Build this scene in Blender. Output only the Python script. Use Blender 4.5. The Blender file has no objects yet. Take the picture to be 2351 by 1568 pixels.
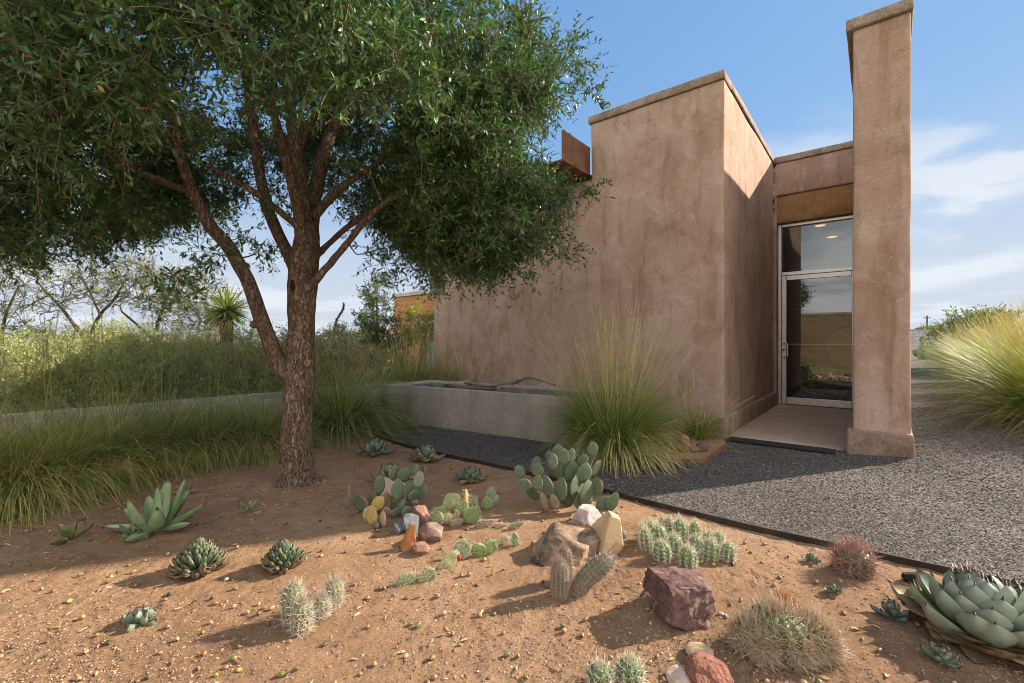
EXPOSURE = 1.38
CLOUD_OFF = (2.3, 3.3, 0)
SKY_TINT = (0.80, 0.86, 0.95, 1)
SKY_MAX = (1.30, 1.88, 2.68)
CLOUD_DARK = (1.85, 1.95, 2.12, 1)
CLOUD_LIT = (2.35, 2.40, 2.45, 1)
CLOUD_FILL = (6.2, 5.9, 5.55, 1)
import bpy, bmesh, math, random
import numpy as np
from mathutils import Vector, Matrix
SC = bpy.context.scene
COL = SC.collection
F = 1034.0; CU = 1175.5; CV = 784.0; EYE = 1.15
R = np.random.RandomState(7)

def lin(r, g, b):
    f = lambda c: (c/255/12.92) if c/255 <= .04045 else ((c/255+.055)/1.055)**2.4
    return (f(r), f(g), f(b))
def W(u, v, Y):
    return np.array([(u-CU)/F*Y, Y, EYE+(CV-v)/F*Y])
def hgt(x, y):
    x = np.asarray(x, float)
    t = np.clip((x-3.1)/.8, 0, 1)
    return .05*t*t*(3-2*t) + .0235*np.clip(x-3.9, 0, 23)
def G(u, v):
    Y = EYE*F/(v-CV)
    for _ in range(8):
        Y = (EYE-float(hgt((u-CU)/F*Y, Y)))*F/(v-CV)
    x = (u-CU)/F*Y
    return np.array([x, Y, float(hgt(x, Y))])

# ---------- numpy noise ----------
def _hash(ix, iy, iz, s):
    h = (ix.astype(np.int64)*374761393 + iy.astype(np.int64)*668265263 + iz.astype(np.int64)*2147483647 + s*1274126177) & 0xffffffff
    h = ((h ^ (h >> 13))*1274126177) & 0xffffffff
    h = ((h ^ (h >> 16))*2246822519) & 0xffffffff
    return ((h ^ (h >> 15)) & 0xffffff)/float(0xffffff)
def vnoise(p, s=0):
    p = np.asarray(p, float); i = np.floor(p).astype(np.int64); f = p-i; f = f*f*(3-2*f)
    o = 0
    for dx in (0, 1):
        for dy in (0, 1):
            for dz in (0, 1):
                w = (f[:,0] if dx else 1-f[:,0])*(f[:,1] if dy else 1-f[:,1])*(f[:,2] if dz else 1-f[:,2])
                o = o + w*_hash(i[:,0]+dx, i[:,1]+dy, i[:,2]+dz, s)
    return o*2-1
def fbm(p, s=0, o=3):
    p = np.asarray(p, float); r = 0; a = 1
    for k in range(o):
        r = r + a*vnoise(p*2**k+17.3*k, s+k); a *= .5
    return r/1.75
def vfbm(p, s=0, o=3):
    return np.stack([fbm(p, s, o), fbm(p+31.7, s+11, o), fbm(p+71.1, s+23, o)], 1)

# ---------- mesh builder ----------
class MB:
    def __init__(self): self.v = []; self.f = {}; self.c = []; self.n = 0
    def add(self, v, f, c=None):
        v = np.asarray(v, np.float32).reshape(-1, 3); f = np.asarray(f, np.int64)
        if f.ndim == 1: f = f.reshape(1, -1)
        self.v.append(v); self.f.setdefault(f.shape[1], []).append(f+self.n)
        if c is None: c = (1, 1, 1)
        c = np.asarray(c, np.float32)
        self.c.append(np.broadcast_to(c, (len(v), 3)).astype(np.float32)); self.n += len(v)
    def build(self, name, mat, parent=None, smooth=True):
        me = bpy.data.meshes.new(name)
        v = np.concatenate(self.v); c = np.concatenate(self.c)
        me.vertices.add(len(v)); me.vertices.foreach_set('co', v.ravel())
        loops = []; starts = []; o = 0
        for k, fl in self.f.items():
            a = np.concatenate(fl); loops.append(a.ravel()); starts.append(o+np.arange(len(a))*k); o += a.size
        loops = np.concatenate(loops).astype(np.int32); starts = np.concatenate(starts).astype(np.int32)
        me.loops.add(len(loops)); me.loops.foreach_set('vertex_index', loops)
        me.polygons.add(len(starts)); me.polygons.foreach_set('loop_start', starts)
        me.polygons.foreach_set('use_smooth', np.full(len(starts), smooth))
        me.update(calc_edges=True); me.validate()
        at = me.color_attributes.new('col', 'FLOAT_COLOR', 'POINT')
        at.data.foreach_set('color', np.concatenate([c, np.ones((len(c), 1), np.float32)], 1).ravel())
        me.materials.append(mat)
        return link(name, me, parent)
def link(name, data, parent=None):
    o = bpy.data.objects.new(name, data); COL.objects.link(o)
    if parent is not None: o.parent = parent
    return o
def tag(o, label=None, cat=None, group=None, kind=None):
    if label: o['label'] = label
    if cat: o['category'] = cat
    if group: o['group'] = group
    if kind: o['kind'] = kind
    return o
def thing(name, label, cat, loc=(0, 0, 0), rz=0, group=None):
    o = link(name, None); o.location = tuple(float(q) for q in loc); o.rotation_euler = (0, 0, rz)
    o.empty_display_size = .1
    return tag(o, label, cat, group)
def unit(a): return a/np.maximum(np.linalg.norm(a, axis=-1, keepdims=True), 1e-9)

# ---------- shape pieces ----------
def tube(mb, pts, rad, sides=6, col=(1, 1, 1), cap=True, wob=0, seed=0):
    pts = np.asarray(pts, float); n = len(pts); rad = np.broadcast_to(np.asarray(rad, float), (n,))
    t = unit(np.gradient(pts, axis=0)); ref = np.array([0, 0, 1.]) if abs(t[0, 2]) < .9 else np.array([1., 0, 0])
    a = np.zeros((n, 3)); prev = unit(np.cross(t[0], ref))
    for i in range(n):
        prev = unit(prev-t[i]*np.dot(prev, t[i])); a[i] = prev
    b = np.cross(t, a); th = np.arange(sides)*2*math.pi/sides
    v = pts[:, None]+rad[:, None, None]*(a[:, None]*np.cos(th)[None, :, None]+b[:, None]*np.sin(th)[None, :, None])
    if wob:
        vv = v.reshape(-1, 3); d = unit(vv-np.repeat(pts, sides, 0))
        v = (vv+d*(wob*fbm(vv*np.array([14, 14, 5]), seed, 3))[:, None]).reshape(v.shape)
    i = np.arange(n-1)[:, None]*sides; j = np.arange(sides)[None]; k = (j+1) % sides
    f = np.stack([i+j, i+k, i+sides+k, i+sides+j], -1).reshape(-1, 4)
    c = np.asarray(col, float)
    if c.ndim == 2: c = np.repeat(c, sides, 0)
    mb.add(v.reshape(-1, 3), f, c)
    if cap:
        cc = c if c.ndim == 1 else c[-1]
        mb.add(v[-1], np.arange(sides), cc); mb.add(v[0], np.arange(sides)[::-1], c if c.ndim == 1 else c[0])
def box(mb, lo, hi, col=(1, 1, 1)):
    x0, y0, z0 = lo; x1, y1, z1 = hi
    v = [(x0,y0,z0),(x1,y0,z0),(x1,y1,z0),(x0,y1,z0),(x0,y0,z1),(x1,y0,z1),(x1,y1,z1),(x0,y1,z1)]
    mb.add(v, [(0,3,2,1),(4,5,6,7),(0,1,5,4),(1,2,6,5),(2,3,7,6),(3,0,4,7)], col)
def cells(xs, ys, zs, occ, amp=.006, freq=1.6, seed=3, col=(1, 1, 1)):
    """surface of a solid made of grid cells, welded, hand-trowelled a little uneven"""
    occ = np.pad(occ, 1); P = np.meshgrid(np.arange(len(xs)), np.arange(len(ys)), np.arange(len(zs)), indexing='ij')
    faces = []
    for ax in range(3):
        d = np.diff(occ.astype(np.int8), axis=ax)
        for sgn in (1, -1):
            I = np.argwhere(d == sgn)
            if not len(I): continue
            q = I.copy().astype(int); o = [0, 1, 2]; o.remove(ax); b, c = o
            q[:, b] -= 1; q[:, c] -= 1
            e1 = np.zeros(3, int); e1[b] = 1; e2 = np.zeros(3, int); e2[c] = 1
            quad = np.stack([q, q+e1, q+e1+e2, q+e2], 1)
            flip = (sgn == 1) ^ (ax == 1)
            faces.append(quad[:, ::-1] if flip else quad)
    fq = np.concatenate(faces); ny, nz = len(ys), len(zs)
    idx = (fq[..., 0]*ny+fq[..., 1])*nz+fq[..., 2]
    uq, inv = np.unique(idx, return_inverse=True)
    v = np.stack([xs[uq//(ny*nz)], ys[(uq//nz) % ny], zs[uq % nz]], 1)
    v = v+amp*vfbm(v*freq, seed, 3)
    mb = MB(); mb.add(v, inv.reshape(-1, 4), col); return mb
def span(*marks, step=.1):
    out = [marks[0]]
    for a, b in zip(marks[:-1], marks[1:]):
        n = max(1, int(round((b-a)/step))); out += list(a+(b-a)*np.arange(1, n+1)/n)
    return np.array(out)
def slab(lo, hi, step=.1, amp=.005, seed=1, freq=2.0):
    xs = span(lo[0], hi[0], step=step); ys = span(lo[1], hi[1], step=step); zs = span(lo[2], hi[2], step=step)
    return cells(xs, ys, zs, np.ones((len(xs)-1, len(ys)-1, len(zs)-1), bool), amp, freq, seed)
def bevel(o, w=.015, seg=2):
    m = o.modifiers.new('bevel', 'BEVEL'); m.width = w; m.segments = seg; m.limit_method = 'ANGLE'; m.angle_limit = math.radians(40)
    return o

_ico = {}
def ico(sub):
    if sub not in _ico:
        bm = bmesh.new(); bmesh.ops.create_icosphere(bm, subdivisions=sub, radius=1)
        _ico[sub] = (np.array([v.co[:] for v in bm.verts]), np.array([[q.index for q in f.verts] for f in bm.faces])); bm.free()
    return _ico[sub]
def rot(rx=0, ry=0, rz=0):
    return np.array((Matrix.Rotation(rz, 3, 'Z') @ Matrix.Rotation(ry, 3, 'Y') @ Matrix.Rotation(rx, 3, 'X')))
def rock_mb(size, seed, planes=14, rough=.05, keep=.62, fr=2.2, sub=5, tilt=(0, 0, 0), cuts=None):
    v, f = ico(sub); v = v.copy(); r = np.random.RandomState(seed)
    ns = unit(r.normal(size=(planes, 3))) if cuts is None else unit(np.array([c[:3] for c in cuts], float))
    ds = r.uniform(keep, keep+.25, planes) if cuts is None else np.array([c[3] for c in cuts])
    if cuts is not None: v = v*1.8
    for n, d in zip(ns, ds):
        e = np.maximum(v@n-d, 0); v -= e[:, None]*n
    v = v*np.asarray(size)[None]
    sc = float(np.mean(size)); nn = unit(v)
    v = v+nn*(rough*sc*(fbm(v/sc*fr, seed, 4)+.35*fbm(v/sc*fr*5, seed+5, 2)))[:, None]
    v = v@rot(*tilt).T
    mb = MB(); mb.add(v, f); return mb, v

def strips(mb, base, az, el0, curl, L, Wd, c0, c1, segs=4, pw=1.0, tipw=.1, mid=None, wprof=None):
    """thin blades: n ribbons that rise at el0 and bend by curl along their length"""
    n = len(base); t = np.linspace(0, 1, segs+1)
    el = el0[:, None]+curl[:, None]*t[None]**pw
    d = np.stack([np.cos(el)*np.cos(az)[:, None], np.cos(el)*np.sin(az)[:, None], np.sin(el)], -1)
    st = (d[:, 1:]+d[:, :-1])/2*(L/segs)[:, None, None]
    p = np.concatenate([np.zeros((n, 1, 3)), np.cumsum(st, 1)], 1)+base[:, None]
    tw = az+math.pi/2+R.uniform(-.9, .9, n)
    sd = np.stack([np.cos(tw), np.sin(tw), R.uniform(-.35, .35, n)], -1)[:, None]
    wp = (1-(1-tipw)*t) if wprof is None else wprof(t)
    h = sd*(Wd[:, None]*wp[None])[..., None]*.5
    v = np.stack([p-h, p+h], 2).reshape(-1, 3)
    i = (np.arange(n)*(segs+1)*2)[:, None]+(np.arange(segs)*2)[None]
    f = np.stack([i, i+1, i+3, i+2], -1).reshape(-1, 4)
    if mid is None: c = c0[:, None]*(1-t)[None, :, None]+c1[:, None]*t[None, :, None]
    else:
        w1 = np.clip(t/mid, 0, 1)[None, :, None]; c = c0[:, None]*(1-w1)+c1[:, None]*w1
    mb.add(v, f, np.repeat(c, 2, 1).reshape(-1, 3)); return p
def needles(mb, base, d, L, r, c0, c1=None):
    n = len(base)
    if n == 0: return
    d = unit(d); ref = np.where(np.abs(d[:, 2:3]) < .9, np.array([[0, 0, 1.]]), np.array([[1., 0, 0]]))
    a = unit(np.cross(d, ref)); b = np.cross(d, a)
    L = np.broadcast_to(L, (n,)); r = np.broadcast_to(r, (n,))
    ring = [base+(a*math.cos(q)+b*math.sin(q))*r[:, None] for q in (0, 2.094, 4.189)]
    v = np.stack(ring+[base+d*L[:, None]], 1).reshape(-1, 3); i = np.arange(n)[:, None]*4
    f = np.concatenate([i+np.array([[0, 1, 3]]), i+np.array([[1, 2, 3]]), i+np.array([[2, 0, 3]])])
    c0 = np.broadcast_to(np.asarray(c0, float), (n, 3)); c1 = c0 if c1 is None else np.broadcast_to(np.asarray(c1, float), (n, 3))
    mb.add(v, f, np.stack([c0, c0, c0, c1], 1).reshape(-1, 3))
def leaf(mb, base, az, el0, curl, L, Wd, prof, chan=.25, th=.02, segs=10, cross=5, c=(.1,.2,.1), edge=None, tip=None, pw=1.2, back=None, jag=0, rnd=None):
    """one thick fleshy leaf, channelled, with its own underside"""
    t = np.linspace(0, 1, segs+1); el = el0+curl*t**pw
    d = np.stack([np.cos(el)*math.cos(az), np.cos(el)*math.sin(az), np.sin(el)], -1)
    p = np.concatenate([np.zeros((1, 3)), np.cumsum((d[1:]+d[:-1])/2*(L/segs), 0)])+np.asarray(base)
    s = np.array([-math.sin(az), math.cos(az), 0]); nrm = np.cross(d, s); w = prof(t)
    j = np.linspace(-1, 1, cross); jg = 1+jag*np.where(np.arange(segs+1) % 2 == 0, 1, -1)
    if edge is not None and cross in (5, 7): j = np.array([-1, -.88, -.4, 0, .4, .88, 1]) if cross == 7 else np.array([-1, -.80, 0, .80, 1])
    def surf(off):
        return (p[:, None]+s*(j[None, :, None]*(w*jg*Wd/2)[:, None, None])
                + nrm[:, None]*((-chan*Wd*w)[:, None]*(1-np.abs(j)**1.6)[None]*1.0 - off*(w**.5)[:, None]*(1-j**4)[None])[..., None])
    top = surf(0.); bot = surf(th)
    c = np.asarray(c, float); cc = np.broadcast_to(c, (segs+1, cross, 3)).copy()
    if rnd is not None: cc *= (1+.25*fbm(top.reshape(-1, 3)*rnd, 5, 2)).reshape(segs+1, cross, 1)
    if edge is not None: cc[:, 0] = edge; cc[:, -1] = edge
    if tip is not None: cc[-2:] = tip
    bk = cc*.9 if back is None else np.broadcast_to(np.asarray(back, float), cc.shape).copy()
    i = np.arange(segs)[:, None]*cross+np.arange(cross-1)[None]
    q = np.stack([i, i+1, i+cross+1, i+cross], -1).reshape(-1, 4)
    mb.add(top.reshape(-1, 3), q[:, ::-1], cc.reshape(-1, 3)); mb.add(bot.reshape(-1, 3), q, bk.reshape(-1, 3))
    return p[-1], d[-1], top, nrm

# ---------- materials ----------
class NT:
    def __init__(self, name):
        self.m = bpy.data.materials.new(name); self.m.use_nodes = True; self.t = self.m.node_tree
        self.t.nodes.clear(); self.out = self.n('ShaderNodeOutputMaterial')
    def n(self, ty, **kw):
        o = self.t.nodes.new(ty)
        for k, v in kw.items(): setattr(o, k, v)
        return o
    def l(self, a, b): self.t.links.new(a, b)
    def set(self, node, **kw):
        for k, v in kw.items():
            s = node.inputs[k]
            if hasattr(v, 'is_output'): self.l(v, s)
            else:
                if isinstance(v, tuple) and len(v) == 3 and s.type == 'RGBA': v = (*v, 1)
                s.default_value = v
        return node
    def coord(self, kind='Object'): return self.n('ShaderNodeTexCoord').outputs[kind]
    def noise(self, co, scale, detail=4, rough=.55, dist=0):
        o = self.n('ShaderNodeTexNoise'); self.l(co, o.inputs['Vector'])
        o.inputs['Scale'].default_value = scale; o.inputs['Detail'].default_value = detail
        o.inputs['Roughness'].default_value = rough; o.inputs['Distortion'].default_value = dist
        return o.outputs['Fac']
    def ramp(self, fac, stops):
        o = self.n('ShaderNodeValToRGB'); self.l(fac, o.inputs['Fac']); e = o.color_ramp.elements
        for i, (p, c) in enumerate(stops):
            k = e[i] if i < 2 else e.new(p)
            k.position = p; k.color = (*c, 1) if len(c) == 3 else c
        return o.outputs['Color']
    def mix(self, a, b, fac, mode='MIX'):
        o = self.n('ShaderNodeMix', data_type='RGBA', blend_type=mode)
        for s, v in ((o.inputs[6], a), (o.inputs[7], b), (o.inputs[0], fac)):
            if hasattr(v, 'is_output'): self.l(v, s)
            else: s.default_value = (*v, 1) if isinstance(v, tuple) else v
        return o.outputs[2]
    def math(self, op, a, b=0.0, clamp=False):
        o = self.n('ShaderNodeMath', operation=op, use_clamp=clamp)
        for s, v in zip(o.inputs, (a, b)):
            if hasattr(v, 'is_output'): self.l(v, s)
            else: s.default_value = v
        return o.outputs[0]
    def bump(self, h, st=.4, dist=.01, prev=None):
        o = self.n('ShaderNodeBump'); o.inputs['Strength'].default_value = st; o.inputs['Distance'].default_value = dist
        self.l(h, o.inputs['Height'])
        if prev is not None: self.l(prev, o.inputs['Normal'])
        return o.outputs['Normal']
    def bsdf(self, col, rough=.8, normal=None, **kw):
        o = self.n('ShaderNodeBsdfPrincipled'); self.set(o, **{'Base Color': col, 'Roughness': rough})
        if normal is not None: self.l(normal, o.inputs['Normal'])
        for k, v in kw.items(): self.set(o, **{k: v})
        return o.outputs[0]
    def done(self, sh): self.l(sh, self.out.inputs['Surface']); return self.m
def attr_col(nt):
    return nt.n('ShaderNodeAttribute', attribute_name='col').outputs['Color']
def m_plant(name, rough=.5, trans=.25, var=.3, spec=.5, scale=30):
    nt = NT(name); c = attr_col(nt); co = nt.coord(); f = nt.noise(co, scale, 3)
    k = nt.ramp(f, [(.3, (1-var,)*3), (.7, (1+var*.6,)*3)])
    c2 = nt.mix(c, k, 1.0, 'MULTIPLY'); b = nt.bsdf(c2, rough, **{'Specular IOR Level': spec})
    if trans:
        t = nt.n('ShaderNodeBsdfTranslucent'); nt.l(nt.mix(c2, (1.25, 1.35, .7), 1.0, 'MULTIPLY'), t.inputs['Color'])
        mx = nt.n('ShaderNodeMixShader'); mx.inputs[0].default_value = trans; nt.l(b, mx.inputs[1]); nt.l(t.outputs[0], mx.inputs[2]); b = mx.outputs[0]
    return nt.done(b)
def m_flesh(name, bloom=.35, rough=.55, scale=25, spots=(.16, .11, .05), spot_amt=.6):
    """waxy succulent skin: colour from the piece, pale bloom and a few corky scars"""
    nt = NT(name); c = attr_col(nt); co = nt.coord()
    f = nt.noise(co, scale, 5, .6); g = nt.noise(co, scale*2.3, 3, .6, .5)
    c2 = nt.mix(c, nt.ramp(f, [(.3, (.72, .72, .7)), (.7, (1.2, 1.2, 1.22))]), bloom+.4, 'MULTIPLY')
    sp = nt.ramp(g, [(.68, (0, 0, 0)), (.74, (1, 1, 1))])
    c3 = nt.mix(c2, spots, nt.math('MULTIPLY', sp, spot_amt))
    nrm = nt.bump(nt.noise(co, scale*4, 3), .25, .004)
    return nt.done(nt.bsdf(c3, rough, nrm))
def m_mottle(name, cols, scale=3, rough=.9, bumps=((60, .3, .004),), fine=.25, detail=6, dist=.4, spec=.3, runs=0):
    nt = NT(name); co = nt.coord(); f = nt.noise(co, scale, detail, .6, dist)
    n = len(cols); c = nt.ramp(f, [(.28+.44*i/(n-1), q) for i, q in enumerate(cols)])
    g = nt.noise(co, scale*9, 5, .65); c = nt.mix(c, nt.ramp(g, [(.3, (1-fine,)*3), (.7, (1+fine*.7,)*3)]), 1.0, 'MULTIPLY')
    if runs:
        mp = nt.n('ShaderNodeMapping'); mp.inputs['Scale'].default_value = (2.2, 2.2, .35); nt.l(co, mp.inputs[0])
        c = nt.mix(c, (1-runs,)*3, nt.ramp(nt.noise(mp.outputs[0], 1.6, 6, .65, .4), [(.45, (0, 0, 0)), (.7, (1, 1, 1))]), 'MULTIPLY')
    nrm = None
    for s, st, d in bumps: nrm = nt.bump(nt.noise(co, s, 6, .65), st, d, nrm)
    return nt.done(nt.bsdf(c, rough, nrm, **{'Specular IOR Level': spec}))
def m_attr(name, rough=.8, var=.2, scale=80, bump=.3):
    nt = NT(name); c = attr_col(nt); co = nt.coord(); f = nt.noise(co, scale, 4)
    c = nt.mix(c, nt.ramp(f, [(.3, (1-var,)*3), (.7, (1+var,)*3)]), 1.0, 'MULTIPLY')
    return nt.done(nt.bsdf(c, rough, nt.bump(f, bump, .003)))
M = {}
# ---------- camera, light, sky ----------
cam = bpy.data.cameras.new('camera'); cam.lens = 36*F/2351; cam.sensor_width = 36; cam.clip_end = 20000; cam.clip_start = .05
co = link('camera', cam); co.location = (0, 0, EYE); co.rotation_euler = (math.radians(90), 0, 0); SC.camera = co
SUN = Vector((2.065, .721, 1.15)).normalized()
sl = bpy.data.lights.new('sun', 'SUN'); sl.energy = 4.6; sl.angle = math.radians(.8); sl.color = (1, .86, .70)
so = link('sun', sl); so.rotation_euler = (-SUN).to_track_quat('-Z', 'Y').to_euler()
w = bpy.data.worlds.new('World'); SC.world = w; w.use_nodes = True
nt = w.node_tree; nt.nodes.clear()
def wn(ty, **k):
    o = nt.nodes.new(ty)
    for a, b in k.items(): setattr(o, a, b)
    return o
def wm(op, a, b=0., c=None, clamp=False):
    o = wn('ShaderNodeMath', operation=op, use_clamp=clamp)
    for s, v in zip(o.inputs, (a, b) if c is None else (a, b, c)):
        if hasattr(v, 'is_output'): nt.links.new(v, s)
        else: s.default_value = v
    return o.outputs[0]
sky = wn('ShaderNodeTexSky', sky_type='NISHITA'); sky.sun_disc = False
sky.sun_elevation = math.asin(SUN.z); sky.sun_rotation = math.atan2(SUN.x, SUN.y); sky.air_density = 1.0; sky.dust_density = .25; sky.ozone_density = 1.6; sky.altitude = 1200
tc = wn('ShaderNodeTexCoord'); sx = wn('ShaderNodeSeparateXYZ'); nt.links.new(tc.outputs['Generated'], sx.inputs[0])
zz = wm('ADD', wm('MAXIMUM', sx.outputs[2], 0.0), .16)
cb = wn('ShaderNodeCombineXYZ')
nt.links.new(wm('DIVIDE', sx.outputs[0], zz), cb.inputs[0]); nt.links.new(wm('DIVIDE', sx.outputs[1], zz), cb.inputs[1])
def cloud(scale, lo, hi, det, off, rg=.55, dist=.3, stretch=(1, 1, 1)):
    mp = wn('ShaderNodeMapping'); mp.inputs['Location'].default_value = off; mp.inputs['Scale'].default_value = stretch; nt.links.new(cb.outputs[0], mp.inputs[0])
    n = wn('ShaderNodeTexNoise'); n.inputs['Scale'].default_value = scale; n.inputs['Detail'].default_value = det
    n.inputs['Roughness'].default_value = rg; n.inputs['Distortion'].default_value = dist; nt.links.new(mp.outputs[0], n.inputs['Vector'])
    r = wn('ShaderNodeMapRange', interpolation_type='SMOOTHSTEP'); r.inputs['From Min'].default_value = lo; r.inputs['From Max'].default_value = hi
    nt.links.new(n.outputs['Fac'], r.inputs['Value']); return r.outputs[0]
puffs = cloud(1.15, .47, .62, 8, CLOUD_OFF, .52, .2); wisps = cloud(.8, .52, .9, 6, (9.1, 2.2, 0), .6, .8, (.5, 2.2, 1))
# cumulus sits low, wisps higher up; a pale veil lies along the horizon
low = wn('ShaderNodeMapRange', interpolation_type='SMOOTHSTEP'); nt.links.new(sx.outputs[2], low.inputs['Value'])
low.inputs['From Min'].default_value = .46; low.inputs['From Max'].default_value = .22
veil = wn('ShaderNodeMapRange', interpolation_type='SMOOTHERSTEP'); nt.links.new(sx.outputs[2], veil.inputs['Value'])
veil.inputs['From Min'].default_value = .46; veil.inputs['From Max'].default_value = .0
f1 = wm('MULTIPLY', wm('MULTIPLY', puffs, low.outputs[0]), .8); f2 = wm('MULTIPLY', wisps, .30)
f3 = wm('MULTIPLY', veil.outputs[0], .82)
cl0 = wm('MAXIMUM', wm('MAXIMUM', f1, f2), f3, clamp=True)
# bright broken cloud added behind the camera, out of view, to fill the shade
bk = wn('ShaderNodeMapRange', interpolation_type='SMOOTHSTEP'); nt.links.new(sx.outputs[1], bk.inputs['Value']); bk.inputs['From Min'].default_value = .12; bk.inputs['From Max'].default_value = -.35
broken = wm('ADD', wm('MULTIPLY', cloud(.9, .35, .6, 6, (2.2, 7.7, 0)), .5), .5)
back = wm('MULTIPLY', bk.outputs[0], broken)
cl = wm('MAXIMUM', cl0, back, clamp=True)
tint = wn('ShaderNodeMix', data_type='RGBA', blend_type='MULTIPLY'); tint.inputs[0].default_value = 1
nt.links.new(sky.outputs[0], tint.inputs[6]); tint.inputs[7].default_value = SKY_TINT
shade = wn('ShaderNodeMix', data_type='RGBA'); shade.inputs[6].default_value = CLOUD_DARK; shade.inputs[7].default_value = CLOUD_LIT
nt.links.new(puffs, shade.inputs[0])
sh2 = wn('ShaderNodeMix', data_type='RGBA'); nt.links.new(back, sh2.inputs[0]); nt.links.new(shade.outputs[2], sh2.inputs[6]); sh2.inputs[7].default_value = CLOUD_FILL
ad = wn('ShaderNodeVectorMath', operation='ADD'); nt.links.new(tint.outputs[2], ad.inputs[0]); ad.inputs[1].default_value = (1.2, 1.2, 1.2)
dv = wn('ShaderNodeVectorMath', operation='DIVIDE'); nt.links.new(tint.outputs[2], dv.inputs[0]); nt.links.new(ad.outputs[0], dv.inputs[1])
lim = wn('ShaderNodeVectorMath', operation='MULTIPLY'); nt.links.new(dv.outputs[0], lim.inputs[0]); lim.inputs[1].default_value = SKY_MAX
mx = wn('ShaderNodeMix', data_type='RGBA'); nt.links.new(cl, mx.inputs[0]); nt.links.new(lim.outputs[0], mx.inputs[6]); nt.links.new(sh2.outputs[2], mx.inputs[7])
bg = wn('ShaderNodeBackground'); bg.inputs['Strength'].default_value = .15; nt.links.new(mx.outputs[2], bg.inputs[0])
wo = wn('ShaderNodeOutputWorld'); nt.links.new(bg.outputs[0], wo.inputs[0])
SC.view_settings.view_transform = 'Standard'; SC.view_settings.look = 'None'; SC.view_settings.exposure = EXPOSURE; SC.view_settings.gamma = 1
SC.render.engine = 'CYCLES'
SC.cycles.filter_width = .95; SC.cycles.max_bounces = 8; SC.cycles.transparent_max_bounces = 12

# ---------- setting materials ----------
def m_stucco():
    nt = NT('adobe_stucco'); co = nt.coord()
    a = nt.noise(co, 1.1, 7, .62, .7); b = nt.noise(co, 3.2, 6, .6, 1.2); g = nt.noise(co, 42, 6, .7)
    mp = nt.n('ShaderNodeMapping'); mp.inputs['Scale'].default_value = (3.2, 3.2, .55); nt.l(co, mp.inputs[0])
    run = nt.noise(mp.outputs[0], 1.7, 6, .6, .5)
    c = nt.ramp(a, [(.26, (.27, .172, .118)), (.44, (.37, .248, .178)), (.56, (.41, .282, .21)), (.76, (.53, .395, .32))])
    pk = nt.ramp(b, [(.50, (0, 0, 0)), (.68, (1, 1, 1))])
    c = nt.mix(c, (.465, .335, .265), nt.math('MULTIPLY', pk, .75))
    c = nt.mix(c, (.235, .135, .08), nt.math('MULTIPLY', nt.ramp(run, [(.52, (0, 0, 0)), (.68, (1, 1, 1))]), .6))
    c = nt.mix(c, (.21, .125, .075), nt.math('MULTIPLY', nt.ramp(nt.noise(co, 2.3, 8, .7, 2.2), [(.57, (0, 0, 0)), (.66, (1, 1, 1))]), .45))
    c = nt.mix(c, (.54, .40, .33), nt.math('MULTIPLY', nt.ramp(nt.noise(co, 5.5, 8, .72, 1.5), [(.60, (0, 0, 0)), (.68, (1, 1, 1))]), .5))
    c = nt.mix(c, nt.ramp(g, [(.3, (.84, .84, .84)), (.72, (1.12, 1.12, 1.12))]), 1.0, 'MULTIPLY')
    vo = nt.n('ShaderNodeTexVoronoi', feature='DISTANCE_TO_EDGE'); vo.inputs['Scale'].default_value = .9
    wv = nt.n('ShaderNodeMix', data_type='VECTOR'); wv.inputs[0].default_value = .12
    nz = nt.n('ShaderNodeTexNoise'); nz.inputs['Scale'].default_value = 3; nt.l(co, nz.inputs['Vector']); nt.l(co, wv.inputs[4]); nt.l(nz.outputs['Color'], wv.inputs[5]); nt.l(wv.outputs[1], vo.inputs['Vector'])
    crack = nt.ramp(vo.outputs['Distance'], [(.0, (1, 1, 1)), (.006, (0, 0, 0))])
    crack = nt.math('MULTIPLY', crack, nt.ramp(nt.noise(co, .9, 2), [(.56, (0, 0, 0)), (.66, (1, 1, 1))]))
    c = nt.mix(c, (.15, .09, .06), nt.math('MULTIPLY', crack, .3))
    pit = nt.n('ShaderNodeTexVoronoi'); pit.inputs['Scale'].default_value = 26; nt.l(co, pit.inputs['Vector'])
    pt = nt.ramp(pit.outputs['Distance'], [(.04, (0, 0, 0)), (.1, (1, 1, 1))])
    n1 = nt.bump(b, .35, .03); n2 = nt.bump(nt.noise(co, 14, 6, .7, .8), .5, .012, n1); n3 = nt.bump(g, .45, .004, n2); n4 = nt.bump(pt, .25, .004, n3)
    return nt.done(nt.bsdf(c, .93, n4, **{'Specular IOR Level': .2}))
M['stucco'] = m_stucco()
M['coping'] = m_mottle('weathered_coping', [(.15, .11, .075), (.26, .195, .14), (.37, .29, .22)], 4, .95, ((18, .6, .02), (90, .4, .004)), .35)
M['plinth'] = m_mottle('stained_plinth_concrete', [(.18, .12, .082), (.29, .205, .15), (.37, .275, .205)], 3, .95, ((16, .5, .015), (80, .4, .004)), .3)
M['beam'] = m_mottle('brown_cast_beam', [(.24, .125, .05), (.32, .175, .075), (.39, .23, .115)], 2.2, .9, ((10, .3, .01), (70, .35, .004)), .25)
M['slab'] = m_mottle('worn_entry_slab', [(.37, .27, .19), (.43, .32, .235), (.49, .375, .285)], 2.5, .7, ((50, .15, .003),), .14)
M['concrete'] = m_mottle('grey_cast_concrete', [(.25, .22, .19), (.33, .295, .255), (.40, .36, .315)], 1.3, .9, ((7, .2, .01), (60, .35, .003)), .16, runs=.22)
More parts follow.
